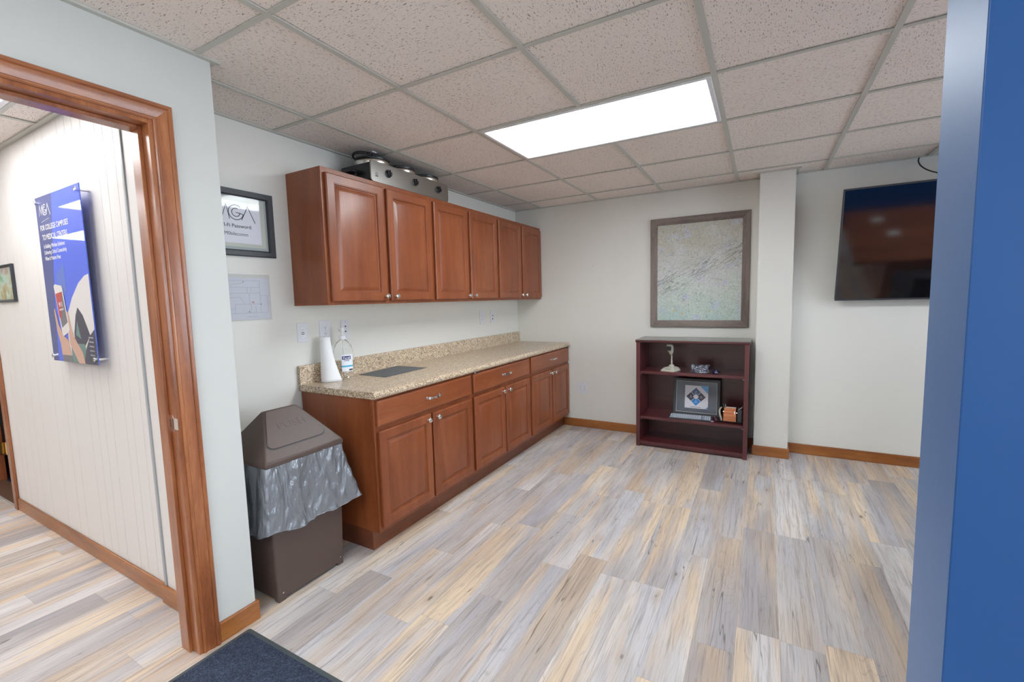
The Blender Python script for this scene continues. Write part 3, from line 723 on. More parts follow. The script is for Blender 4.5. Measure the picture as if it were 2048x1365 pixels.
# push door lying on the front slope
R_, U_ = Vector((0, 1, 0)), Vector((.010 - RX, 0, zt - zr1)).normalized()
O_ = Vector((RX, 0, zr1)); SL = math.hypot(.174, zt - zr1)
fp = [(-.094, SL * .985), (-.166, SL * .33)] + [(-.166 + .03 * (1 - math.cos(math.radians(a))) + .000, SL * .33 - .028 * math.sin(math.radians(a)) - .0) for a in (20, 45, 70, 90)]
fp += [(.140 - .03 * (1 - math.cos(math.radians(a))), SL * .33 - .028 * math.sin(math.radians(a))) for a in (90, 70, 45, 20)] + [(.140, SL * .33), (.070, SL * .985)]
MB().prism(fp, O_, R_, U_, .0005, .0045).build('push_flap', 'brownpl', bn, .003, True)
gp = [((x - -.013) * 1.035 - .013, y * 1.0 - (.005 if y < SL * .5 else 0)) for x, y in fp]
MB().prism(gp, O_, R_, U_, .0001, .0009).build('flap_gap', 'slot', bn)
text('PUSH', .052, O_ + R_ * -.078 + U_ * (SL * .57), R_, U_, 'brownpl', 'embossed_word', bn, 'LEFT', .0, .0006, 1.25)
bpy.data.objects['embossed_word'].location += Vector((.0035, 0, .0032))
# liner hanging out under the lid
NP = 132; rows = 20; lr = []
def perim(s, hx, hy):       # s in 0..1 around a rectangle, starting mid front (+x) going +y
    P = 4 * (hx + hy); d = s * P
    if d < hy: return hx, d, 1, 0
    d -= hy
    if d < 2 * hx: return hx - d, hy, 0, 1
    d -= 2 * hx
    if d < 2 * hy: return -hx, hy - d, -1, 0
    d -= 2 * hy
    if d < 2 * hx: return -hx + d, -hy, 0, -1
    d -= 2 * hx; return hx, -hy + d, 1, 0
rn = random.Random(5); ph = [rn.random() * 6.28 for _ in range(12)]
for r_ in range(rows + 1):
    t = r_ / rows; ring = []
    for i in range(NP):
        s = i / NP; x, y, nx, ny = perim(s, .178, .208)
        a = s * 2 * PI
        fold = (math.sin(a * 9 + ph[0] + 1.2 * math.sin(t * 3 + ph[3])) * .5 + math.sin(a * 17 + ph[1] + t * 2.) * .3 + math.sin(a * 31 + ph[2] - 3 * t) * .18)
        crump = math.sin(a * 23 + t * 14 + ph[4]) * math.sin(t * 11 + a * 5 + ph[5]) * .004
        corner = math.exp(-((math.hypot(x - .178, y - .208)) / .07) ** 2)          # far front corner flares most
        c2 = math.exp(-((math.hypot(x - .178, y + .208)) / .08) ** 2)
        out = .004 + .022 * t + fold * (.004 + .015 * t ** .8) * (1 - .3 * t) + crump + corner * .060 * t ** 1.3 + c2 * .02 * t
        out = max(out, .003)
        dx, dy = (x / .178, y / .208)
        L = math.hypot(nx + .0 * dx, ny); ox_, oy_ = nx, ny
        if corner > .2 or c2 > .2: ox_, oy_ = (x / math.hypot(x, y), y / math.hypot(x, y))
        bot = .338 + .006 * math.sin(a * 2 + 1.1) + .006 * math.sin(a * 7 + ph[6]) + .030 * c2 + .024 * corner + (.03 if x < -.1 else 0)
        zt_ = .668; z = zt_ + (bot - zt_) * t
        ring.append((x + ox_ * out, y + oy_ * out, z))
    lr.append(ring)
m_ = MB(); m_.loft(lr, False, False); lo = m_.build('liner', 'liner', bn, 0, True, 2, 180)
hem = [Vector(p) + Vector((0, 0, .003)) for p in lr[-1]] + [Vector(lr[-1][0])]
MB().tube([p * 1.0 for p in hem], .0022, 6).build('liner_hem', 'liner', lo, 0, True)

# ================================================================== THINGS ON THE COUNTER
tw = thing('paper_towel_roll', 'white paper towel roll standing on the counter by the clear bottle', 'paper towel', (.070, -2.663, CT))
MB().lathe([(.016, 0), (.016, .280), (.029, .280), (.0305, .277), (.0305, .003), (.029, 0)], (0, 0, 0), 'Z', 40, False).build('roll', 'towel', tw, 0, True, 2, 50)
MB().lathe([(.016, .001), (.016, .279), (.0145, .279), (.0145, .001)], (0, 0, 0), 'Z', 30, False).build('core', 'cab_in', tw, 0, True)
rings = []
for k in range(16):
    z = .001 + .277 * k / 15; t = 1 - k / 15; ring = []
    for i in range(49):
        a = math.radians(-190 + 220 * i / 48); f_ = max(0, (i - 10) / 38.)
        rr_ = .0315 + .060 * (f_ ** 1.1) * (t ** 1.5) + .003 * math.sin(a * 4 + t * 5) * f_ * t
        ring.append((rr_ * math.cos(a), rr_ * math.sin(a), z))
    rings.append(ring)
ls = MB().loft(rings, False, False, False).build('loose_sheet', 'towel', tw, 0, True, 2, 180)
md = ls.modifiers.new('solid', 'SOLIDIFY'); md.thickness = .0008

bt = thing('sanitizer_bottle', 'clear pump bottle of hand sanitizer beside the paper towel roll', 'bottle', (.090, -2.548, CT))
MB().lathe([(.001, .004), (.050, .001), (.058, .006), (.0605, .016), (.058, .032), (.0605, .050), (.0605, .095), (.059, .101), (.0615, .108), (.0625, .150), (.060, .180), (.050, .212), (.036, .235), (.024, .247), (.019, .251), (.019, .262), (.001, .263)], (0, 0, 0), 'Z', 44).build('bottle_body', 'bottle', bt, 0, True, 2, 60)
MB().lathe([(.0225, .254), (.0225, .276), (.016, .281), (.010, .283), (.008, .285), (.008, .302), (.014, .304), (.017, .310), (.017, .325), (.015, .329), (.002, .330)], (0, 0, 0), 'Z', 26).build('pump_cap', 'white', bt, 0, True)
MB().tube([(0, 0, .318), (.015, -.016, .319), (.032, -.028, .316), (.036, -.031, .309)], [.0075, .007, .006, .0055], 10).build('nozzle', 'white', bt, 0, True)
MB().tube([(0, 0, .255), (.002, .002, .12), (.006, .006, .012)], .003, 8).build('dip_tube', 'white', bt, 0, True)
def wrap(mb, r, a0, a1, z0, z1, th=.0008, n=12):
    rings = []
    for i in range(n + 1):
        a = math.radians(a0 + (a1 - a0) * i / n); cs, sn = math.cos(a), math.sin(a)
        rings.append([(r * cs, r * sn, z0), ((r + th) * cs, (r + th) * sn, z0), ((r + th) * cs, (r + th) * sn, z1), (r * cs, r * sn, z1)])
    return mb.loft(rings)
lbw = wrap(MB(), .0628, -52, 18, .052, .158).build('label', 'label_w', bt, 0, True)
wrap(MB(), .0638, -48, 2, .128, .150, .0003).build('label_print', 'lab_navy', lbw, 0, True)
wrap(MB(), .0638, -52, 18, .080, .090, .0003).build('label_print', 'lab_cyan', lbw, 0, True)
wrap(MB(), .0638, -12, 14, .056, .066, .0003).build('label_print', 'slot', lbw, 0, True)
def wraptext(body, size, r, ac, z, mat, parent, name):
    o = text(body, size, (0, 0, 0), (1, 0, 0), (0, 1, 0), mat, name, parent, 'CENTER', .0003)
    for v in o.data.vertices:
        a = math.radians(ac) + v.co.x / r; rr_ = r + v.co.z; zz = z + v.co.y; v.co = (rr_ * math.cos(a), rr_ * math.sin(a), zz)
    return o
wraptext('Purell', .019, .0643, -23, .132, 'white', lbw, 'label_print')
wraptext('ADVANCED', .006, .0641, -23, .119, 'lab_navy', lbw, 'label_print')

m_ = MB().prism([(.006, -2.012), (.052, -2.420), (.300, -2.431), (.290, -2.008)], (0, 0, CT + .0006), (1, 0, 0), (0, 1, 0), 0, .0016)
tag(m_.build('cutting_mat', 'greysheet'), 'flat slate grey sheet lying on the counter beside the bottle', 'mat')
bpy.data.objects['cutting_mat'].location = (0.03, 0, 0)
# small loose clip under the counter edge at the middle unit
tag(MB().box(.6335, .6365, -1.845, -1.795, .8685, .8820).build('metal_clip', 'nickel', None, .002), 'small grey metal clip tucked under the counter edge above the middle drawer', 'clip')

# ================================================================== WALL PLATES
def plate(name, label, y, z, w, h, kind, face='x', u=None):
    rot = (0, 0, 0) if face == 'x' else (0, 0, -PI / 2)
    loc = (0, y, z) if face == 'x' else (u, 0, z)
    t = thing(name, label, 'wall plate', loc, rot)
    MB().box(0, .005, -w / 2, w / 2, -h / 2, h / 2).build('cover_plate', 'plate', t, .002)
    def duplex(yc):
        for zc in (.0195, -.0195):
            o = MB().loft([[(.005 + dx, yc + .0155 * math.cos(a), zc + max(-.0125, min(.0125, .0165 * math.sin(a)))) for a in [2 * PI * i / 20 for i in range(20)]] for dx in (0, .0015)]).build('socket', 'white', t)
            MB().box(.0062, .0069, yc - .0075, yc - .0050, zc - .001, zc + .008).box(.0062, .0069, yc + .0050, yc + .0075, zc - .001, zc + .007).box(.0062, .0069, yc - .0025, yc + .0025, zc - .0085, zc - .004).build('slot', 'slot', o)
        MB().lathe([(.003, 0), (.002, .001)], (.005, yc, 0), 'X', 10).build('screw', 'nickel', t)
    if kind == 'duplex': duplex(0)
    if kind == 'quad': duplex(-.023); duplex(.023)
    if kind == 'data':
        MB().box(.005, .0066, -.017, .017, -.034, .034).build('insert', 'white', t, .001)
        MB().box(.0064, .0072, -.0075, .0085, -.012, .004).box(.0064, .0072, -.011, .011, .016, .017).build('jack', 'slot', t)
        MB().box(.0068, .0085, -.004, .004, -.009, .001).build('jack_tab', 'white', t)
    if kind == 'holes':
        for zc, r in ((.052, .0025), (.022, .0055), (-.012, .0055), (-.045, .0025)): MB().lathe([(r, 0), (r, .0012)], (.005, 0, zc), 'X', 14).build('jack', 'slot', t)
    if kind == 'coax':
        MB().lathe([(.005, 0), (.005, .006), (.002, .007)], (.005, 0, .012), 'X', 14).box(.005, .006, -.005, .005, -.034, -.012).build('jack', 'slot', t)
    return t
plate('wall_plate', 'white data jack plate on the wall left of the paper towel', -2.769, 1.234, .070, .118, 'data')
plate('wall_outlet', 'white outlet plate on the wall behind the paper towel roll', -2.605, 1.234, .086, .134, 'duplex')
plate('wall_plate', 'white plate with dark holes on the wall behind the sanitizer bottle', -2.446, 1.230, .070, .130, 'holes')
plate('wall_outlet', 'white outlet plate on the wall above the far end of the counter', -.755, 1.229, .080, .134, 'duplex')
plate('wall_plate', 'white plate with a round jack in the corner above the counter', -.557, 1.229, .074, .124, 'coax')
plate('wall_outlet', 'white four-socket outlet low on the far wall beside the base cabinets', 0, .430, .130, .124, 'quad', 'y', .779)
for (x, z) in ((.912, 1.724), (.955, 1.724), (3.02, .33)):
    pass
tag(MB().lathe([(.0035, 0), (.0035, -.003), (.001, -.004)], (.912, 0, 1.724), 'Y', 10).build('wall_screw', 'nickel'), 'single small screw in the bare far wall left of the map', 'screw')

# ================================================================== NOTICES ON THE CABINET WALL
nt_ = thing('notice_frame', 'black framed Wi-Fi notice on the wall left of the wall cabinets', 'picture frame', (0, -3.120, 1.847))
hw_, hh_ = .209, .174; fw = .034
fr = MB()
def frame_loop(mb, hw, hh, fw, d, R, U, O=(0, 0, 0), prof=None):
    prof = prof or [(0, 0), (0, d * .8), (.004, d), (fw - .006, d * .85), (fw, d * .6), (fw, 0)]
    O, R, U = Vector(O), Vector(R), Vector(U); N = R.cross(U)
    cor = [(-1, -1), (1, -1), (1, 1), (-1, 1)]
    rings = [[O + R * (sx_ * (hw - ins)) + U * (sy_ * (hh - ins)) + N * dp for ins, dp in prof] for sx_, sy_ in cor]
    n = len(prof); vs = [p for r in rings for p in r]; fs = []
    for i in range(4):
        k = (i + 1) % 4
        for j in range(n):
            l = (j + 1) % n; fs.append((i * n + j, k * n + j, k * n + l, i * n + l))
    mb.add(vs, fs); return mb
RX_, UX_ = Vector((0, 1, 0)), Vector((0, 0, 1))
frame_loop(fr, hw_, hh_, fw, .022, RX_, UX_).build('frame', 'frame_blk', nt_, 0, True, 2, 20)
MB().box(.001, .003, -hw_ + .02, hw_ - .02, -hh_ + .02, hh_ - .02).build('backing', 'mat_in', nt_)
MB().box(.003, .0036, -hw_ + .047, hw_ - .047, -hh_ + .050, hh_ - .040).build('mount', 'cream_mat', nt_)
pp = MB().box(.0040, .0046, -.137, .137, -.105, .112).build('paper_sheet', 'paper', nt_)
lg = MB(); logo(lg, (.0047, -.107, .018), RX_, UX_, .074, .214, 0, .0003, .05); lg.build('printed_logo', 'ink', pp)
text('WI-Fi Password:', .0262, (.0047, 0, -.024), RX_, UX_, 'ink', 'printed_text', pp, 'CENTER', .0003, .0001)
text('M0bilecomm', .0262, (.0047, .0015, -.066), RX_, UX_, 'ink', 'printed_text', pp, 'CENTER', .0, .0001, .92)
MB().box(.0105, .0120, -hw_ + fw - .004, hw_ - fw + .004, -hh_ + fw - .004, hh_ - fw + .004).build('glass', mat_glass('notice glass', .03, (1, 1, 1), .4), nt_)

fp_ = thing('floor_plan_sheet', 'plastic sleeved floor plan print under the framed Wi-Fi notice', 'paper sheet', (0, -3.105, 1.445))
MB().box(.0008, .0014, -.142, .142, -.113, .113).build('paper_sheet', 'paper', fp_)
pl = MB(); Op = (.0015, 0, 0)
def L2(*p): stroke(pl, list(p), .0009, Op, RX_, UX_, 0, .0002)
L2((-.12, .098), (.090, .098), (.090, .030)); L2((-.12, .030), (.090, .030)); L2((-.12, .062), (.090, .062)); L2((-.10, .07), (.0, .085))
L2((.02, .062), (.02, .030)); L2((.04, .062), (.04, .030)); L2((-.12, -.0), (-.02, .01), (.0, -.03)); L2((.030, .030), (.030, -.030))
L2((-.05, -.030), (.090, -.030)); L2((.090, .018), (.132, .018), (.132, -.078), (.090, -.078), (.090, .030)); L2((-.12, -.078), (.090, -.078)); L2((-.05, -.030), (-.05, -.078)); L2((.035, -.03), (.035, -.078)); L2((.062, -.04), (.062, -.078)); L2((-.12, -.055), (-.05, -.055)); L2((.01, -.099), (.068, -.099))
pl.build('plan_lines', 'lineink', fp_)
MB().box(.0015, .0018, .042, .047, -.022, -.017).box(.0015, .0018, .050, .053, -.026, -.016).build('plan_mark', 'redink', fp_)
MB().box(.0015, .0018, .0, .0035, .088, .093).box(.0015, .0018, .022, .026, -.074, -.068).box(.0015, .0018, .092, .095, -.034, -.028).build('plan_mark', 'ink', fp_)
MB().box(.0018, .0024, -.15, .15, -.120, .132).build('plastic_sleeve', mat_glass('clear sleeve', .15, (.97, .97, .97), .8), fp_)

# ================================================================== FAR WALL: MAP, SCREEN
mp_ = thing('framed_map', 'large terrain map in a weathered wood frame above the bookcase', 'framed map', (1.924, 0, 1.6155))
RY_, UY_ = Vector((1, 0, 0)), Vector((0, 0, 1))
mw, mh, fw2 = .428, .516, .064
for side in range(4):
    m_ = MB(); d = .022; prof = [(0, 0), (0, d), (.006, d + .002), (fw2 - .02, d - .002), (fw2, d - .010), (fw2, 0)]
    cor = [(-1, -1), (1, -1), (1, 1), (-1, 1)]; a, c_ = cor[side], cor[(side + 1) % 4]
    rg = [[(s_[0] * (mw - i_), -dp, s_[1] * (mh - i_)) for i_, dp in prof] for s_ in (a, c_)]
    m_.loft(rg).build('frame_rail', 'greywood_x' if side % 2 == 0 else 'greywood', mp_, 0, True, 2, 20)
me = bpy.data.meshes.new('map_print'); a, c_ = mw - fw2 + .003, mh - fw2 + .003
me.from_pydata([(-a, -.008, -c_), (a, -.008, -c_), (a, -.008, c_), (-a, -.008, c_), (-a, -.001, -c_), (a, -.001, -c_), (a, -.001, c_), (-a, -.001, c_)], [], [(0, 1, 2, 3), (7, 6, 5, 4), (0, 4, 5, 1), (1, 5, 6, 2), (2, 6, 7, 3), (3, 7, 4, 0)])
L = me.uv_layers.new(name='uv')
for p_ in me.polygons:
    for li in p_.loop_indices: co = me.vertices[me.loops[li].vertex_index].co; L.data[li].uv = ((co.x + a) / (2 * a), (co.z + c_) / (2 * c_) * 1.2)
me.materials.append(MT['map']); o = bpy.data.objects.new('map_print', me); COL.objects.link(o); o.parent = mp_

TT = math.atan2(.255, .83)
tv = thing('television', 'large flat black screen tilted down on the far wall right of the column', 'television', (2.963 + .74, -.085, 1.327), (TT, 0, 0))
# local: x along the wall, z up the screen, -y towards the room
MB().box(-.74, .74, .001, .030, 0, .862).build('tv_body', 'black', tv, .006)
bz = MB(); bz.box(-.74, .74, -.006, .004, 0, .013).box(-.74, .74, -.006, .004, .852, .862).box(-.74, -.731, -.006, .004, .013, .852).box(.731, .74, -.006, .004, .013, .852)
bz.build('bezel', 'darkgrey', tv, .002)
MB().box(-.731, .731, -.002, .0008, .013, .852).build('screen', 'screen', tv)
br = thing('wall_bracket', 'black tilting bracket behind the television', 'bracket', (3.703, 0, 1.75))
MB().box(-.25, .25, -.02, 0, -.15, .15).box(-.2, -.17, -.155, -.01, -.05, .02).box(.17, .2, -.155, -.01, -.05, .02).build('bracket_plate', 'black', br)
cpts = [(3.452, -.012, H), (3.447, -.02, H - .03), (3.455, -.05, H - .07), (3.48, -.10, H - .115), (3.52, -.16, H - .155), (3.57, -.22, H - .19), (3.62, -.24, H - .26), (3.64, -.14, H - .4), (3.66, -.06, H - .5)]
def smooth(p, k=6):
    p = [Vector(q) for q in p]; p = [p[0]] + p + [p[-1]]; out = []
    for i in range(1, len(p) - 2):
        for j in range(k):
            t = j / k; out.append(.5 * ((2 * p[i]) + (-p[i - 1] + p[i + 1]) * t + (2 * p[i - 1] - 5 * p[i] + 4 * p[i + 1] - p[i + 2]) * t * t + (-p[i - 1] + 3 * p[i] - 3 * p[i + 1] + p[i + 2]) * t ** 3))
    return out + [p[-2]]
tag(MB().tube(smooth(cpts), .0045, 8).build('power_cable', 'black', None, 0, True), 'black cable dropping from the ceiling edge behind the television', 'cable')

# ================================================================== BOOKCASE
bk = thing('bookcase', 'dark mahogany open bookcase with two shelves against the far wall', 'bookcase', (1.4455, -.020, 0))
BWd, BD, BH = .925, .361, 1.004
MB().box(0, .034, -BD + .0, 0, 0, BH - .022).build('side_panel', 'mahog_z', bk, .0015); MB().box(BWd - .034, BWd, -BD, 0, 0, BH - .022).build('side_panel', 'mahog_z', bk, .0015)
MB().box(.034, BWd - .034, -.008, 0, .02, BH - .022).build('back_panel', 'mahog', bk)
MB().box(-.006, BWd + .008, -BD - .008, 0, BH - .022, BH - .003).box(-.003, BWd + .005, -BD - .004, 0, BH - .026, BH - .020).build('top', 'mahog', bk, .004)
MB().box(-.006, BWd + .008, -BD - .008, 0, BH - .003, BH + .0005).build('top_reflection', plain('mahogany laminate with grey reflection', srgb(134, 130, 128), .25), bk, .001)  # grey sheet paints the glossy reflection onto the mahogany top
MB().box(.034, BWd - .034, -BD + .005, -.008, .022, .052).build('shelf', 'mahog', bk, .001)
for z in (.262, .687): MB().box(.036, BWd - .036, -BD + .012, -.009, z, z + .027).build('shelf', 'mahog', bk, .002)
MB().box(.034, BWd - .034, -BD + .03, -BD + .045, .0, .022).build('plinth', 'mahog', bk)
pn = MB()
for x in (.036, BWd - .036 - .006):
    for z in (.256, .681): pn.lathe([(.004, 0), (.004, .007)], (x, -BD + .028, z), 'X', 8)
pn.build('shelf_pin', 'white', bk)
ph_ = MB()
for x in (.0338, BWd - .0348):
    for k in range(18):
        z = .12 + k * .045
        if min(abs(z - .275), abs(z - .70)) > .02: ph_.lathe([(.0028, 0), (.0028, .001)], (x, -BD + .045, z), 'X', 8)
ph_.build('pin_hole', 'slot', bk)
S1, S2 = .7142, .2892    # shelf tops
# desk microphone
mc = thing('desk_microphone', 'beige desk microphone on a square base on the upper shelf', 'microphone', (1.735, -.285, S1), (0, 0, math.radians(-18))); mc.scale = (.93, .93, .93)
MB().loft([rrect(.066, .078, 0, .012), rrect(.068, .080, .006, .012), rrect(.066, .078, .012, .012), rrect(.050, .055, .034, .012, 5, 0, .012), rrect(.024, .024, .044, .012, 5, 0, .02), rrect(.018, .018, .060, .012, 5, 0, .02)]).build('base', 'beige', mc, 0, True)
MB().tube([(0, .02, .055), (0, .02, .10), (0, .018, .150), (0, .012, .170)], [.0095, .008, .0075, .0075], 14).build('stem', 'beige', mc, 0, True)
hd = MB(); hs_ = []
for h_, rx_, ry_ in ((0, .010, .009), (.015, .018, .013), (.045, .030, .019), (.085, .036, .022), (.105, .034, .021), (.115, .026, .014)):
    hs_.append([(rx_ * math.cos(2 * PI * i / 24), .010 - h_ * .30 + ry_ * math.sin(2 * PI * i / 24), .158 + h_ * .93) for i in range(24)])
hd.loft(hs_); hd.build('microphone_head', 'beige', mc, 0, True, 2, 60)
MB().prism([(-.015, .046), (.015, .046), (.025, .074), (.024, .092), (-.024, .092), (-.025, .074)], (0, -.008, .160), (1, 0, 0), (0, -.36, 1), .0, .0068).build('grille', 'darkgrey', mc, .003)
MB().box(-.030, .030, -.062, -.040, .0205, .0255).build('talk_bar', 'darkgrey', mc, .002)
MB().box(-.018, -.008, -.074, -.069, .0115, .014).box(.02, .03, -.074, -.069, .0115, .014).build('indicator', 'green', mc)
MB().tube([(-.03, .075, .008), (-.07, .075, .006), (-.10, .05, .006), (-.09, .02, .006), (-.075, .04, .012), (-.06, .07, .006)], .0035, 8).build('cable', 'black', mc, 0, True)
# crumpled silver bag
fb = thing('antistatic_bag', 'crumpled silver plastic bag on the upper shelf beside the microphone', 'bag', (1.985, -.300, S1), (0, 0, math.radians(4)))
rings = []; rn = random.Random(3)
for k in range(9):
    t = k / 8; ring = []
    for i in range(26):
        a = 2 * PI * i / 26; wx = .082 * (1 - .15 * math.sin(t * 3)); wy = .040 * (1 - t) + .008
        zz = .004 + .062 * t + .006 * math.sin(i * 1.3) * t
        ring.append((wx * math.cos(a) + rn.uniform(-.004, .004), wy * math.sin(a) + .02 * t + rn.uniform(-.004, .004), max(.001, zz + rn.uniform(-.004, .004) * (1 if k else 0))))
    rings.append(ring)
MB().loft(rings).build('bag_film', 'foil', fb, 0, True, 2, 40)
# mouse, upper shelf
ms = thing('computer_mouse', 'small dark violet mouse near the right end of the upper shelf', 'mouse', (2.110, -.295, S1), (0, 0, .3))
MB().loft([[(.026 * s_ * math.cos(2 * PI * i / 24), .040 * s_ * math.sin(2 * PI * i / 24), z) for i in range(24)] for z, s_ in ((0, .92), (.006, 1.), (.018, .96), (.028, .75), (.034, .4))]).build('mouse_shell', 'violet', ms, 0, True)
MB().box(-.002, .002, -.034, -.018, .022, .029).box(-.012, .012, -.0395, -.036, .010, .014).build('mouse_mark', 'silver', ms)
MB().tube([(0, .036, .006), (.01, .06, .005), (.04, .07, .005), (.05, .04, .005), (.03, .05, .005)], .003, 6).build('cable', 'black', ms, 0, True)
# picture frame leaning on the back
pf_ = thing('certificate_frame', 'black framed blue diamond chart leaning inside the bookcase', 'picture frame', (1.942, -.170, S2), (math.radians(-9), 0, 0))
frame_loop(MB(), .202, .170, .026, .016, RY_, UY_, (0, 0, .170)).build('frame', 'frame_blk', pf_, 0, True, 2, 20)
frame_loop(MB(), .180, .148, .008, .011, RY_, UY_, (0, 0, .170)).build('liner_edge', 'mat_in', pf_)
MB().box(-.19, .19, -.004, -.001, .012, .328).build('backing', plain('slate mount board', srgb(92, 98, 112), .5), pf_)
ps = MB().box(-.100, .100, -.0055, -.0042, .066, .276).build('paper_sheet', 'paper', pf_)
Oq = Vector((-.004, -.0056, .174))
def dia(cx, cy, r, mat, name='printed_diamond'):
    return MB().prism([(cx - r, cy), (cx, cy - r), (cx + r, cy), (cx, cy + r)], Oq, RY_, UY_, 0, .0004).build(name, mat, ps)
MT['steelblue'] = plain('steel blue print', srgb(64, 96, 138), .5); MT['navyp'] = plain('navy print', srgb(40, 44, 72), .5); MT['skyp'] = plain('sky blue print', srgb(30, 140, 214), .5); MT['skyp2'] = plain('light blue print', srgb(86, 170, 226), .5)
dia(0, .042, .0405, 'steelblue'); dia(-.0435, -.001, .0405, 'navyp'); dia(.0435, -.001, .0405, 'navyp'); dia(0, -.044, .0405, 'skyp')
dc = MB().prism([(-.026, 0), (0, -.026), (.026, 0), (0, .026)], Oq, RY_, UY_, .0004, .0008).build('printed_diamond', 'paper', ps)
for (cx_, cy_) in ((0, .040), (-.044, -.002), (.044, -.002), (0, -.046)):
    MB().prism([(cx_ - .012, cy_ - .008), (cx_ + .012, cy_ - .008), (cx_ + .012, cy_ - .0055), (cx_ - .012, cy_ - .0055)], Oq, RY_, UY_, .0004, .0007).prism(arcpts(cx_, cy_ + .006, .0045, 0, 360, 10)[:-1], Oq, RY_, UY_, .0004, .0007).build('printed_mark', 'paper', ps)
MB().prism([(.104, .100), (.035, .100), (.104, .030)], Oq, RY_, UY_, 0, .0004).build('printed_corner', 'skyp2', ps); MB().prism([(.104, -.106), (.080, -.106), (.104, -.088)], Oq, RY_, UY_, 0, .0004).build('printed_corner', 'skyp', ps)
MB().prism([(-.045, -.098), (.045, -.098), (.045, -.095), (-.045, -.095)], Oq, RY_, UY_, 0, .0004).build('printed_line', 'ink', ps)
MB().box(-.178, .178, -.0105, -.0095, .022, .318).build('glass', mat_glass('thin picture glass', .02, (1, 1, 1), .35), pf_)
# keyboard
kb = thing('keyboard', 'slim silver grey keyboard lying in front of the framed chart', 'keyboard', (1.907, -.305, S2), (0, 0, math.radians(3)))
MB().loft([[(-.178, -.052, .001), (.178, -.052, .001), (.178, .062, .001), (-.178, .062, .001)], [(-.180, -.054, .007), (.180, -.054, .007), (.180, .064, .018), (-.180, .064, .018)], [(-.176, -.050, .010), (.176, -.050, .010), (.176, .060, .022), (-.176, .060, .022)]]).build('keyboard_base', 'darkgrey', kb, .002, True)
ky = MB()
for r_ in range(6):
    nn = 15
    for k in range(nn + 4):
        x = -.168 + k * .0178 + (.004 if k > 14 else 0) + (r_ % 3) * .002 * (k < 14)
        if x > .160: continue
        y = -.044 + r_ * .0172; z = .0105 + (y + .050) * .11
        if r_ == 0 and 4 <= k <= 8:
            if k > 4: continue
            ky.box(x, x + .085, y, y + .0145, z, z + .004); continue
        ky.box(x, x + .0150, y, y + .0145, z, z + .004)
o = ky.build('keys', 'silver', kb, .001); o['kind'] = 'stuff'
MB().box(.112, .114, -.046, .056, .012, .0245).build('divider', 'darkgrey', kb)
# tag on the shelf edge
tag(MB().box(2.068, 2.108, -.3475, -.3325, S2 + .0005, S2 + .010).build('shelf_tag', 'lilac', None, .002), 'small lilac tag on the lower shelf edge beside the keyboard', 'tag')
# second mouse behind the tag
m2 = thing('computer_mouse', 'dark brown mouse on the lower shelf between keyboard and organizer', 'mouse', (2.115, -.265, S2), (0, 0, .2))
MB().loft([[(.024 * s_ * math.cos(2 * PI * i / 24), .045 * s_ * math.sin(2 * PI * i / 24), z) for i in range(24)] for z, s_ in ((0, .92), (.006, 1.), (.018, .96), (.028, .75), (.034, .4))]).build('mouse_shell', plain('dark maroon plastic', srgb(66, 36, 46), .35), m2, 0, True)
# organizer
og = thing('desk_organizer', 'black desk organizer tray with stacked bamboo boxes on the lower shelf', 'organizer', (2.235, -.245, S2))
MB().loft([rrect(.090, .060, .0, .012), rrect(.098, .068, .006, .012), rrect(.102, .072, .014, .012), rrect(.096, .066, .012, .012), rrect(.088, .058, .006, .012)], True, True).build('tray', 'darkgrey', og, 0, True)
MB().box(-.055, .045, -.056, -.010, .008, .074).build('bamboo_box', 'boxwood', og, .0015)
MB().box(-.055, .042, -.040, .005, .074, .098).build('bamboo_box', 'boxwood', og, .0015)
MB().box(-.050, .042, -.024, .020, .098, .124).build('bamboo_box', 'boxwood', og, .0015)
MB().box(-.035, .044, -.030, -.012, .124, .129).build('card_stack', 'white', og, .001)
nb = MB()
for x, z in ((-.058, .092), (.046, .088), (.030, .094), (.030, .080)): nb.lathe([(.0045, 0), (.0045, .006)], (x, -.046, z), 'X', 10)
nb.build('box_screw', 'chrome', og)
MB().box(.054, .088, -.055, .045, .008, .118).build('pen_cup', 'darkgrey', og, .003)
def pen(x0, y0, z0, x1, y1, z1, mat, label):
    tag(MB().tube([(2.235 + x0, -.245 + y0, S2 + z0), (2.235 + x1, -.245 + y1, S2 + z1)], .0035, 8).build('pen', mat, None, 0, True), label, 'pen')
pen(-.040, .030, .008, -.062, .030, .142, 'green', 'green pen standing behind the bamboo boxes in the organizer')
pen(-.030, .035, .008, -.046, .040, .138, 'white', 'white pen leaning behind the bamboo boxes')
pen(.066, -.060, .122, .094, -.060, .150, 'chrome', 'silver pen leaning at the top of the dark pen cup')
sp = []
ph_t = [(-.075, .125, .010), (-.086, .115, .012), (-.092, .095, .013), (-.088, .06, .014), (-.078, .03, .014), (-.074, .010, .012)]
hs_ = MB().loft([[(x - .006, -.06, z), (x + .006, -.06, z), (x + .008, -.02, z), (x - .006, -.02, z)] for x, z, _ in [(p[0], p[1], 0) for p in ph_t][::-1]])
o = hs_.build('telephone_handset', 'beige', None, .004, True); o.location = (2.240, -.245, S2 + .002)
tag(o, 'pale curved handset propped at the left side of the organizer', 'handset')

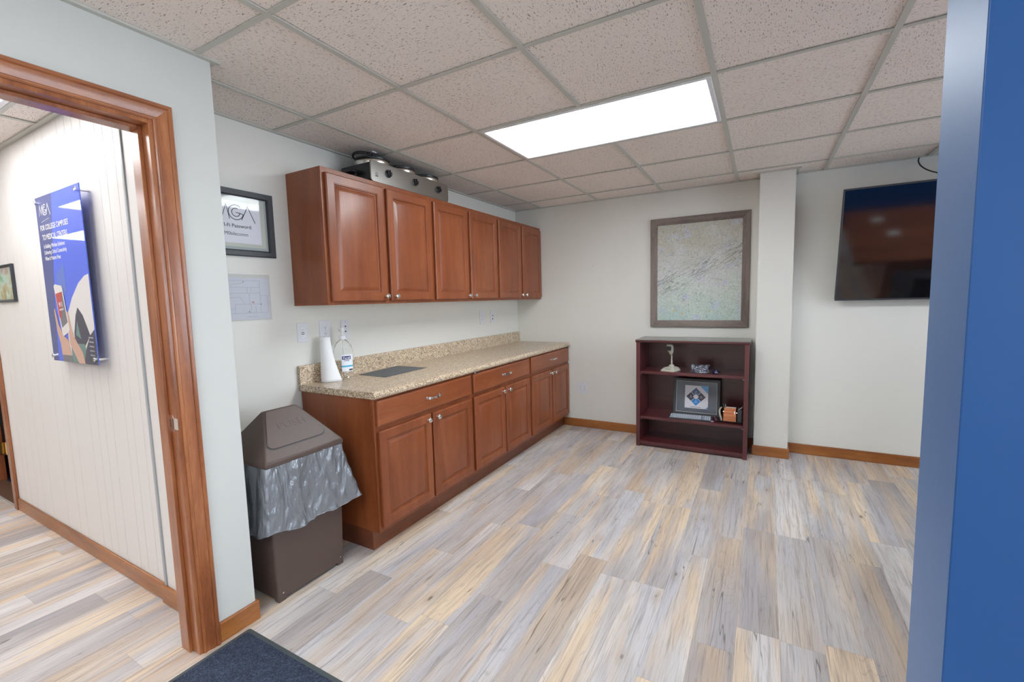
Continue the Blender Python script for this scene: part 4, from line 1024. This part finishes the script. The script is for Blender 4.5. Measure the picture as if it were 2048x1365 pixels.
# ================================================================== HALLWAY THINGS
po = thing('wall_poster', 'tall glossy blue poster on steel standoffs on the white hallway wall', 'poster', (-.670, HW - .004, 1.5705))
PW, PH_ = .292, .436; PO = Vector((0, -.040, 0))
def pol(poly, mat, name, d, parent):
    return MB().prism(poly, PO, RY_, UY_, d, d + .0003).build(name, mat, parent)
MT['p_blue'] = plain('poster blue', srgb(70, 104, 232), .5, Coat_Weight=1., Coat_Roughness=.012, Coat_IOR=1.55); MT['p_dark'] = plain('poster dark blue', srgb(60, 74, 140), .5, Coat_Weight=1., Coat_Roughness=.012, Coat_IOR=1.55); MT['p_mid'] = plain('poster pale blue', srgb(84, 118, 205), .5, Coat_Weight=1., Coat_Roughness=.012, Coat_IOR=1.55)
MT['p_white'] = plain('poster white', srgb(232, 226, 224), .5, Coat_Weight=1., Coat_Roughness=.012, Coat_IOR=1.55); MT['p_skin'] = plain('poster skin tone', srgb(214, 168, 146), .5, Coat_Weight=1., Coat_Roughness=.012, Coat_IOR=1.55); MT['p_red'] = plain('poster red', srgb(190, 50, 44), .5, Coat_Weight=1., Coat_Roughness=.012, Coat_IOR=1.55); MT['p_teal'] = plain('poster teal', srgb(96, 134, 128), .5, Coat_Weight=1., Coat_Roughness=.012, Coat_IOR=1.55); MT['p_navy'] = plain('poster navy cloth', srgb(34, 36, 66), .5, Coat_Weight=1., Coat_Roughness=.012, Coat_IOR=1.55); MT['p_grey'] = plain('poster grey', srgb(112, 108, 116), .5, Coat_Weight=1., Coat_Roughness=.012, Coat_IOR=1.55)
MT['p_txt'] = plain('poster lettering', srgb(240, 240, 244), .5, Coat_Weight=1., Coat_Roughness=.012, Coat_IOR=1.55)
pr_ = MB().prism([(-PW, -PH_), (PW, -PH_), (PW, PH_), (-PW, PH_)], PO, RY_, UY_, 0, .004).build('poster_print', 'p_blue', po)
d = .0041
pol([(-PW, PH_), (-.06, PH_), (-.16, -.02), (-.2, -.2), (-.22, -PH_), (-PW, -PH_)], 'p_dark', 'printed_shape', d, pr_)
pol([(-.12, .02), (.0, .08), (.0, -.06), (-.06, -.10)], 'p_mid', 'printed_shape', d + .0003, pr_)
dome = [(PW, .010), (.24, .002), (.16, -.03), (.06, -.10), (-.01, -.17), (-.045, -.26), (-.05, -PH_), (PW, -PH_)]
pol(dome, 'p_white', 'printed_shape', d + .0005, pr_)
pol([(.115, -.150), (.08, -.19), (.04, -.28), (.035, -.34), (.16, -.345), (.235, -.29), (.17, -.19)], 'p_navy', 'printed_shape', d + .0008, pr_)
pol([(.09, -.22), (.06, -.29), (.12, -.31)], 'p_teal', 'printed_shape', d + .0011, pr_)
pol([(-.02, -.335), (.16, -.335), (.18, -.44), (-.02, -.436)][:3] + [(.18, -.436), (-.02, -.436)], 'p_teal', 'printed_shape', d + .0011, pr_)
pol([(PW, -.26), (.235, -.29), (.17, -.36), (.13, -PH_), (PW, -PH_)], 'p_navy', 'printed_shape', d + .0014, pr_)
pol([(-.20, -.16), (-.185, -.15), (-.16, -.24), (-.10, -.30), (-.05, -.32), (-.02, -.436), (-.15, -.436), (-.16, -.34), (-.19, -.27)], 'p_skin', 'printed_shape', d + .0014, pr_)
pol([(-.03, -.17), (-.015, -.17), (.01, -.26), (.03, -.30), (.12, -.38), (.14, -.436), (.06, -.436), (-.03, -.34)], 'p_skin', 'printed_shape', d + .0015, pr_)
pol([(-.15, -.40), (-.02, -.40), (-.02, -.436), (-.15, -.436)], 'p_grey', 'printed_shape', d + .0017, pr_)
phn = [(-.165, -.035), (-.150, -.024), (-.060, -.035), (-.050, -.048), (-.015, -.262), (-.024, -.275), (-.105, -.300), (-.118, -.290)]
pol(phn, 'p_white', 'printed_phone', d + .0019, pr_)
pol([(-.152, -.075), (-.060, -.066), (-.030, -.225), (-.110, -.255)], 'p_grey', 'printed_phone_screen', d + .0022, pr_)
pol([(-.152, -.075), (-.060, -.066), (-.110, -.210), (-.128, -.20)], 'p_red', 'printed_phone_screen', d + .0024, pr_)
R9 = Vector((1, 0, .08)).normalized(); U9 = Vector((-.10, 0, 1)); U9 = (U9 - R9 * U9.dot(R9)).normalized()
text('911', .034, PO + Vector((-.118, -d - .0026, -.145)), R9, U9, 'p_txt', 'printed_text', pr_, 'LEFT', .0006, .0001)
text('EMERGENCY', .013, PO + Vector((-.118, -d - .0026, -.165)), R9, U9, 'p_txt', 'printed_text', pr_, 'LEFT', .0002, .0001, .8)
lg = MB(); logo(lg, PO + Vector((-.248, -d - .001, .338)), RY_, UY_, .052, .152, 0, .0004, .085); lg.build('printed_logo', 'p_txt', pr_)
text('FOR COLLEGE CAMPUSES', .0385, PO + Vector((-.258, -d - .001, .262)), RY_, UY_, 'p_txt', 'printed_text', pr_, 'LEFT', .0007, .0001, .86)
text('TO MEDICAL CENTERS', .0385, PO + Vector((-.242, -d - .001, .212)), RY_, UY_, 'p_txt', 'printed_text', pr_, 'LEFT', .0007, .0001, .86)
for k, s_ in enumerate(('In Building Wireless Solutions:', 'Delivering Critical Connectivity', 'When It Matters Most')):
    text(s_, .0290, PO + Vector((-.238, -d - .001, .168 - k * .032)), RY_, UY_, 'p_txt', 'printed_text', pr_, 'LEFT', .0004, .0001, .82)
stroke_m = MB(); stroke(stroke_m, [(-.23, .305), (-.12, .318)], .0018, PO, RY_, UY_, d + .0008, d + .0011); stroke_m.build('printed_line', 'p_txt', pr_)
for k in range(5): stroke_m = MB(); stroke(stroke_m, [(.215, -.30 - k * .022), (.268, -.302 - k * .022)], .006, PO, RY_, UY_, d + .0018, d + .0020); stroke_m.build('printed_line', 'lineink', pr_)
for sx_ in (-1, 1):
    for sz_ in (-1, 1):
        MB().lathe([(.007, 0), (.007, -.050), (.0105, -.050), (.0105, -.055), (.003, -.056)], (sx_ * (PW - .022), 0, sz_ * (PH_ - .027)), 'Y', 16).build('standoff', 'chrome', po, 0, True)
# small black framed photo further down the hallway
pc = thing('hall_picture', 'small black framed photo on the hallway wall left of the blue poster', 'picture frame', (-1.80, HW - .004, 1.588))
frame_loop(MB(), .178, .118, .016, .018, RY_, UY_).build('frame', 'frame_blk', pc, 0, True, 2, 20)
b = NB('faded warm snapshot'); c = b.coord(); n_ = b.noise(c, 9., 3).outputs[0]
b.pbsdf(b.ramp(n_, [(.35, srgb(120, 160, 120)), (.47, srgb(226, 232, 230)), (.56, srgb(214, 186, 156)), (.7, srgb(196, 132, 96))]), .4)
MB().box(-.163, .163, -.006, -.001, -.103, .103).build('photo_print', b.mat, pc)
MB().box(-.163, .163, -.010, -.009, -.103, .103).build('glass', mat_glass('photo glass', .02, (1, 1, 1), .3), pc)
# exit sign at the far end of the hallway
ex = thing('exit_sign', 'red lit exit sign above the glass door at the hallway end', 'sign', (HX, -5.10, 2.25))
MB().box(0, .05, -.16, .16, -.10, .10).build('sign_housing', 'white', ex, .004)
text('EXIT', .15, (.0505, 0, -.053), RX_, UX_, 'exit', 'sign_letters', ex, 'CENTER', .003, .001)
# garden seen through the glass door
lf = MB(); rn = random.Random(11)
for k in range(2600):
    x, y, z = -9.6 - rn.random() * 1.0, -6.6 + rn.random() * 3.6, .1 + rn.random() * 2.8; s_ = .05 + rn.random() * .06
    a = Vector((rn.uniform(-1, 1), rn.uniform(-1, 1), rn.uniform(-1, 1))).normalized(); e = a.cross(Vector((0, 0, 1))).normalized()
    P = Vector((x, y, z)); lf.add([P - a * s_, P + e * s_ * .5, P + a * s_, P - e * s_ * .5], [(0, 1, 2, 3)])
lf.box(-11.2, -10.7, -7.2, -2.4, 0, 3.2)  # solid block added behind the leaves to keep out the bright sky
o = lf.build('hedge', 'leaf'); tag(o, 'green leafy hedge with an added block behind it outside the glass door', 'hedge'); o['kind'] = 'stuff'
struct(MB().box(-16, HX - .12, -10, 0, -.1, -.005), 'ground', 'leaf')

# ================================================================== MAT, CONFERENCE TABLE
mt = thing('entry_mat', 'navy carpet mat with dark rubber edge on the floor by the doorway', 'mat', (.530, -3.500, 0))
MB().loft([rrect(.46, .72, .0003, .012, 4, .46, -.72), rrect(.458, .718, .003, .012, 4, .46, -.72), rrect(.445, .705, .0048, .01, 4, .46, -.72)]).build('rubber_edge', 'rubber', mt, 0, True)
MB().loft([rrect(.437, .697, .003, .01, 4, .46, -.72), rrect(.437, .697, .0085, .01, 4, .46, -.72), rrect(.433, .693, .0095, .01, 4, .46, -.72)]).build('carpet_pile', 'pile', mt, 0, True)
tb = thing('conference_table', 'walnut conference table standing behind the blue wall', 'table', (4.65, -2.21, 0))
MB().box(-1.35, 1.35, -.60, .60, .705, .75).build('tabletop', 'table', tb, .004)
for sx_ in (-1, 1): MB().box(sx_ * 1.0 - .04, sx_ * 1.0 + .04, -.45, .45, 0, .705).build('leg', 'table', tb, .004)
MB().box(-.95, .95, -.03, .03, .25, .60).build('modesty_panel', 'table', tb)
for k, (x, y) in enumerate(((3.61, -2.53), (3.71, -2.18))):
    tag(MB().box(x - .05, x + .05, y - .035, y + .035, .7503, .762).build('highlight_block', 'white', None, .002), ('white highlight block added for a bright spot on the conference table near the blue wall', 'white highlight block added for a bright spot on the conference table nearer the far wall')[k], 'highlight block')  # white blocks added to stand in for highlights on the tabletop
def chair(label, x, y, rz):
    t = thing('office_chair', label, 'chair', (x, y, 0), (0, 0, rz), 'chairs along the conference table')
    MB().loft([rrect(.24, .24, .43, .06), rrect(.25, .25, .46, .06), rrect(.24, .24, .50, .06)]).build('seat', 'blackfab', t, 0, True)
    MB().loft([[(x_, .20 + (z - .5) * .12 + yy, z) for x_, yy in ((-.22, 0), (.22, 0), (.22, .05), (-.22, .05))] for z in (.52, .8, 1.0)]).build('backrest', 'blackfab', t, .02)
    MB().lathe([(.03, .08), (.03, .43)], (0, 0, 0), 'Z', 14).build('column', 'black', t)
    for k in range(5):
        a = k * 2 * PI / 5; MB().tube([(0, 0, .09), (.28 * math.cos(a), .28 * math.sin(a), .05)], [.03, .018], 8).lathe([(.025, -.012), (.025, .012)], (.28 * math.cos(a), .28 * math.sin(a), .025), 'X', 12).build('leg', 'black', t)
    return t
c0 = chair('black office chair tucked in nearest the column', 3.85, -1.15, 0)
dup(c0, 'black office chair in the middle of the near table side', (4.60, -1.13, 0), (0, 0, .1)); dup(c0, 'black office chair farthest from the column', (5.35, -1.15, 0), (0, 0, -.1))
